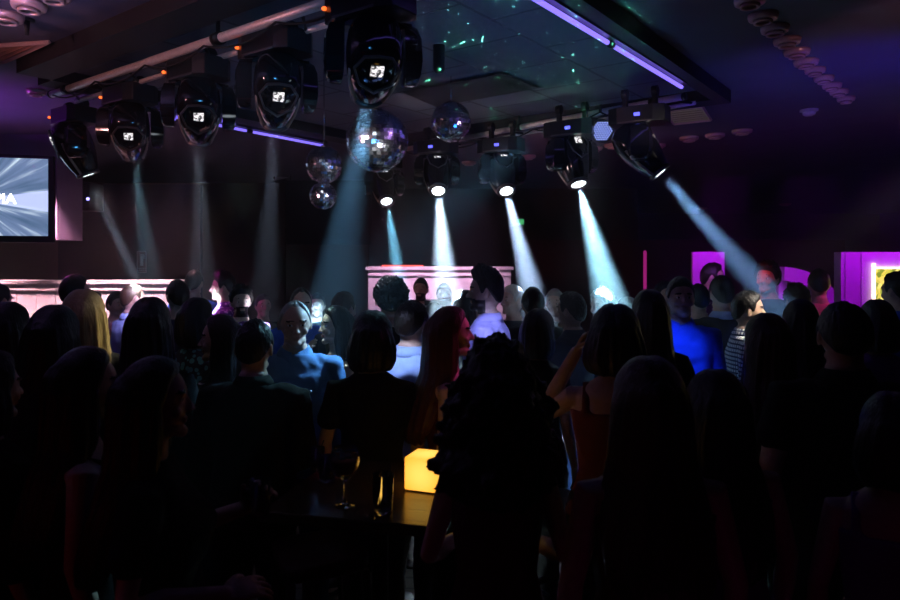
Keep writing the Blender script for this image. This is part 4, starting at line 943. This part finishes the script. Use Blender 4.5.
# glowing cube lamp
cu_m = bpy.data.materials.new('lamp_cube'); cu_m.use_nodes = True; nt = cu_m.node_tree; b = nt.nodes['Principled BSDF']; b.inputs['Base Color'].default_value = (.8, .6, .3, 1); b.inputs['Roughness'].default_value = .4
tc = nt.nodes.new('ShaderNodeTexCoord'); ln = nt.nodes.new('ShaderNodeVectorMath'); ln.operation = 'LENGTH'; nt.links.new(tc.outputs['Object'], ln.inputs[0])
cr = nt.nodes.new('ShaderNodeValToRGB'); cr.color_ramp.elements[0].position = .06; cr.color_ramp.elements[0].color = (1, .62, .12, 1); cr.color_ramp.elements[1].position = .11; cr.color_ramp.elements[1].color = (1, .36, .02, 1)
nt.links.new(ln.outputs['Value'], cr.inputs[0]); nt.links.new(cr.outputs[0], b.inputs['Emission Color']); b.inputs['Emission Strength'].default_value = 1.5
c = P(427, 475, 2.62)
t = thing('cube_lamp', 'small glowing amber cube lamp on the bar table', 'table lamp', (c.x, c.y, tz), R(-20))
obj('diffuser', MB().box((0, 0, 0), (.135, .135, .125)).mesh(smooth=False), cu_m, t, (0, 0, .068), bevel=.008)
obj('foot', MB().box((0, 0, .003), (.12, .12, .006)).mesh(smooth=False), M['black_plastic'], t)
# bar stools
def stool(label, x, y, rz):
    s_ = thing('bar_stool', label, 'bar stool', (x, y, 0), rz, 'bar stools by the table')
    st = mat('stool_steel', (.16, .12, .17), .3, metal=.8, bump=False) if 'st' not in M else M['st']; M['st'] = st
    obj('seat', MB().torso([(.735, .165, .165, 0), (.745, .175, .175, 0), (.785, .175, .175, 0), (.795, .165, .165, 0)], 28, 5).mesh(), M.setdefault('stool_seat', mat('stool_seat', (.05, .02, .015), .45)), s_)
    for sx in (-1, 1):
        for sy in (-1, 1):
            rg = [[(sx*(.145+.035*(1-z/.735))+dx, sy*(.145+.035*(1-z/.735))+dy, z) for dx, dy in ((-.015, -.015), (.015, -.015), (.015, .015), (-.015, .015))] for z in (0, .737)]
            obj('leg', MB().loft(rg).mesh(smooth=False), st, s_)
    for sx in (-1, 1): obj('footrest', MB().box((sx*.16, 0, .42), (.024, .30, .024)).mesh(smooth=False), st, s_); obj('footrest', MB().box((0, sx*.165, .34), (.30, .024, .024)).mesh(smooth=False), st, s_)
stool('square steel bar stool tucked behind the bar table at its left', -.53, 2.76, R(25))
stool('square steel bar stool right of the curly-haired woman, blue jeans behind it', X(561, 3.2), 3.28, R(32))
g_ = thing('held_glass', 'clear glass catching blue-white light, held up by the red-faced man', 'glass', hand_point(W37, 'M', 'raise', -1)-Vector((0, 0, .07))); g_.name = 'highball_glass'
obj('glass_wall', MB().lathe([(0, 0), (.032, 0), (.04, .15), (.037, .15), (.029, .01), (0, .01)], 20).mesh(), glass, g_)
obj('drink', MB().lathe([(0, .012), (.0285, .012), (.034, .10), (0, .10)], 20).mesh(), ice, g_)
g_ = thing('tumbler', 'clear glass in the raised hand of the woman in profile at lower left', 'glass', hand_point(W51, 'F', 'drink', 1)-Vector((0, 0, .055)))
obj('glass_wall', MB().lathe([(0, 0), (.028, 0), (.034, .11), (.032, .11), (.026, .01), (0, .01)], 20).mesh(), glass, g_)

# ------------------------------------------------------------------ haze
hz_m = bpy.data.materials.new('stage_haze'); hz_m.use_nodes = True; nt = hz_m.node_tree; nt.nodes.clear()
o_ = nt.nodes.new('ShaderNodeOutputMaterial'); vs_ = nt.nodes.new('ShaderNodeVolumeScatter'); vs_.inputs['Density'].default_value = .011; vs_.inputs['Anisotropy'].default_value = .25; vs_.inputs['Color'].default_value = (1, 1, 1, 1)
nt.links.new(vs_.outputs[0], o_.inputs['Volume'])
hz = obj('stage_haze', MB().box((1.5, 8.4, 1.7), (20.9, 20.9, 3.44)).mesh(smooth=False), hz_m)
tag(hz, 'thin even stage haze filling the whole room and showing the beams', 'haze', kind='stuff')

# ------------------------------------------------------------------ lamps without fixtures, mostly added to tint and brighten
def point(name, loc, e, col, size=.1):
    l = bpy.data.lights.new(name, 'POINT'); l.energy = e; l.color = col; l.shadow_soft_size = size
    o = bpy.data.objects.new(name, l); C.objects.link(o); o.location = loc; return o
def aim(name, loc, tgt, e, ang, col, blend=.6, size=.08): return spot(name, loc, Vector(tgt)-Vector(loc), e, ang, col, blend, size)
def strip(name, loc, tgt, e, sx, sy, col):
    l = bpy.data.lights.new(name, 'AREA'); l.shape = 'RECTANGLE'; l.size = sx; l.size_y = sy; l.energy = e; l.color = col; l.spread = R(75)
    o = bpy.data.objects.new(name, l); C.objects.link(o); o.location = loc; o.rotation_euler = (Vector(tgt)-Vector(loc)).to_track_quat('-Z', 'Y').to_euler(); return o
strip('pink_strip', (-4.1, 6.95, 2.75), (-4.1, 7.5, 1.4), 70, 3.0, .1, (1, .50, .62))
strip('booth_strip', (-.25, 7.6, 2.7), (-.25, 8.3, 1.5), 15, 1.6, .1, (.95, .5, .85))
strip('violet_strip', (3.05, 7.5, 2.9), (3.05, 8.0, 1.9), 5.5, .5, .08, (.50, .0, .95))
strip('violet_strip', (4.0, 7.4, 2.9), (4.0, 8.0, 1.8), 4.5, .6, .08, (.50, .0, .95))
strip('violet_strip', (4.2, 6.0, 2.75), (4.25, 6.6, 1.8), 6.5, 1.0, .08, (.50, .0, .95))
aim('magenta_fill', (-3.6, 5.3, 2.9), (-2.0, 6.1, 1.7), 70, 22, (1, .04, .75))  # fill spots are unseen
aim('red_wash', (1.9, 5.2, 2.8), (2.75, 5.9, 1.72), 55, 11, (1, .03, .03))
aim('blue_fill', (.7, 3.0, 3.1), (1.47, 4.3, 1.12), 280, 13.5, (.05, .14, 1))
aim('blue_fill', (-.15, 1.9, 2.8), (.30, 4.2, 1.46), 520, 8.5, (.36, .42, 1))
aim('cyan_wash', (.7, 4.9, 3.0), (-.72, 3.6, 1.5), 1300, 13, (.25, .6, 1))
aim('cyan_wash', (-1.7, 4.5, 2.9), (-.72, 4.1, 1.52), 450, 9, (.5, .9, .9))
aim('warm_wash', (3.2, 3.6, 3.0), (1.95, 4.45, 1.6), 420, 13, (1, .9, .75))
aim('white_fill', (-.9, 2.2, 3.0), (-.20, 3.7, 1.34), 380, 8, (.5, .62, 1))
aim('white_fill', (.75, 3.35, 3.1), (.74, 4.3, .2), 420, 16, (.6, .75, 1))
aim('pink_truss_fill', (-3.6, 1.2, 2.7), (-1.7, 4.0, 3.2), 150, 46, (1, .40, .42))  # truss fills: unseen spots added to make the pipes stand out
aim('far_truss_fill', (-.9, 5.2, 2.5), (.6, 6.0, 3.2), 18, 70, (1, .75, .72))
aim('ceiling_fill', (.5, 3.9, 2.3), (.3, 4.4, 3.4), 8, 130, (.02, .20, .9))  # ceiling fills: unseen uplights added to colour ceiling and downlight rings
aim('ceiling_fill', (-2.3, 2.2, 2.3), (-2.5, 2.4, 3.4), 150, 110, (.50, .38, .9))
aim('ceiling_fill', (-4.6, 5.2, 2.5), (-4.4, 5.4, 3.4), 100, 120, (.42, .05, .9))
aim('ceiling_fill', (2.9, 4.4, 2.2), (3.0, 5.4, 3.4), 24, 140, (.05, .02, 1))
aim('ceiling_fill', (2.4, 2.2, 2.5), (3.1, 4.4, 3.35), 22, 60, (1, .45, .5))
aim('ceiling_fill', (.9, 6.6, 2.4), (1.6, 7.6, 3.35), 8, 90, (1, .35, .35))
aim('white_fill', (-1.5, 4.3, 2.9), (X(136, 5.6), 5.6, 1.68), 900, 4.5, (1, 1, .95), .3)
aim('lilac_wash', (-1.5, 4.4, 2.9), (X(120, 5.7), 5.7, 1.45), 420, 13, (.62, .45, 1))
aim('magenta_fill', (-4.4, 6.6, 3.0), (X(74, 5.2), 5.2, 1.78), 90, 13, (1, .05, .8))
aim('straw_wash', (-.9, 4.7, 3.0), (X(98, 3.5), 3.5, 1.55), 220, 9, (1, .92, .65))
aim('pale_wash', (-.6, 5.2, 3.0), (X(202, 3.95), 3.95, 1.70), 160, 5, (.75, 1, .8))
aim('cyan_wash', (.4, 5.2, 3.0), (-.70, 2.95, 1.48), 260, 10, (.3, .75, 1))
aim('pink_wash', (1.9, 3.9, 2.7), (.06, 3.15, 1.58), 55, 9, (1, .08, .45))
aim('violet_wash', (2.0, 5.2, 2.9), (X(714, 6.4), 6.4, 1.68), 90, 13, (.5, .12, 1))
aim('violet_wash', (4.4, 5.0, 3.0), (X(822, 6.0), 6.0, 1.5), 70, 13, (.9, .06, .5))
aim('white_fill', (-.2, 5.2, 3.0), (X(359, 4.05), 4.05, Zh(369, 4.05)), 500, 3.5, (.85, .9, 1), .3)
aim('white_fill', (.0, 5.0, 3.0), (.46, 1.9, 1.62), 110, 7, (1, .95, .85))
aim('blue_fill', (-.4, 1.3, 2.4), (-1.3, 3.9, 2.75), 26, 50, (.08, .45, 1), .6, .12)  # unseen spot added for a blue sheen on the near spotlight shells
aim('far_truss_fill', (1.9, 3.9, 2.7), (.7, 5.9, 3.18), 45, 22, (1, .85, .82))
for k, (lx, ly, lz, col) in enumerate([(1.2, 2.6, 3.1, (.6, .3, 1)), (-1.6, 2.2, 2.9, (1, .6, .6)), (-.1, 2.5, 2.0, (.9, .95, 1))]):  # unseen spots added so the mirror tiles sparkle
    aim('mirror_ball_fill', (lx, ly, lz), P(377, 141, 3.85), 200, 8, col, .2, .02)
aim('mirror_ball_fill', (1.5, 3.6, 2.6), P(451, 122, 4.9), 150, 9, (.7, .4, 1), .2, .02)
aim('mirror_ball_fill', (0.2, 3.2, 2.2), P(324, 178, 4.7), 160, 12, (.8, .75, 1), .2, .02)
point('red_glow', (-2.0, .9, 1.25), .5, (1, .03, .02), .2)
point('violet_glow', (.75, 1.0, .8), .2, (.6, .0, .35), .2)
w = bpy.data.worlds.new('w'); bpy.context.scene.world = w; w.use_nodes = True; w.node_tree.nodes['Background'].inputs[0].default_value = (0, 0, 0, 1)
# green laser dots: one projector with a dotted gobo
l = spot('laser_projector', (.6, 3.2, 2.5), (-.12, .75, .9), 1700, 76, (.1, 1, .35), .2, .005)
l.data.use_nodes = True; nt = l.data.node_tree; em = nt.nodes['Emission']
tc = nt.nodes.new('ShaderNodeTexCoord'); v = nt.nodes.new('ShaderNodeTexVoronoi'); v.inputs['Scale'].default_value = 19; nt.links.new(tc.outputs['Normal'], v.inputs['Vector'])
lt = nt.nodes.new('ShaderNodeMath'); lt.operation = 'LESS_THAN'; lt.inputs[1].default_value = .135; nt.links.new(v.outputs['Distance'], lt.inputs[0])
ml = nt.nodes.new('ShaderNodeMath'); ml.operation = 'MULTIPLY'; ml.inputs[1].default_value = 6; nt.links.new(lt.outputs[0], ml.inputs[0]); nt.links.new(ml.outputs[0], em.inputs['Strength'])

# ------------------------------------------------------------------ camera
cam = bpy.data.cameras.new('camera'); co = bpy.data.objects.new('camera', cam); C.objects.link(co)
co.location = (0, 0, CZ); co.rotation_euler = (R(90), 0, 0); cam.sensor_width = 36; cam.lens = F/900*36; cam.shift_y = -(300-HZ)/900; cam.clip_start = .05
cam.dof.use_dof = True; cam.dof.focus_distance = 4.3; cam.dof.aperture_fstop = 3.2
sc_ = bpy.context.scene; sc_.camera = co
sc_.view_settings.view_transform = 'Standard'; sc_.view_settings.look = 'None'; sc_.view_settings.exposure = 0; sc_.view_settings.gamma = 1
cy = sc_.cycles; cy.use_denoising = True; cy.max_bounces = 6; cy.volume_bounces = 0; cy.sample_clamp_indirect = 3; cy.sample_clamp_direct = 0; cy.use_light_tree = True; cy.caustics_refractive = False; cy.caustics_reflective = False
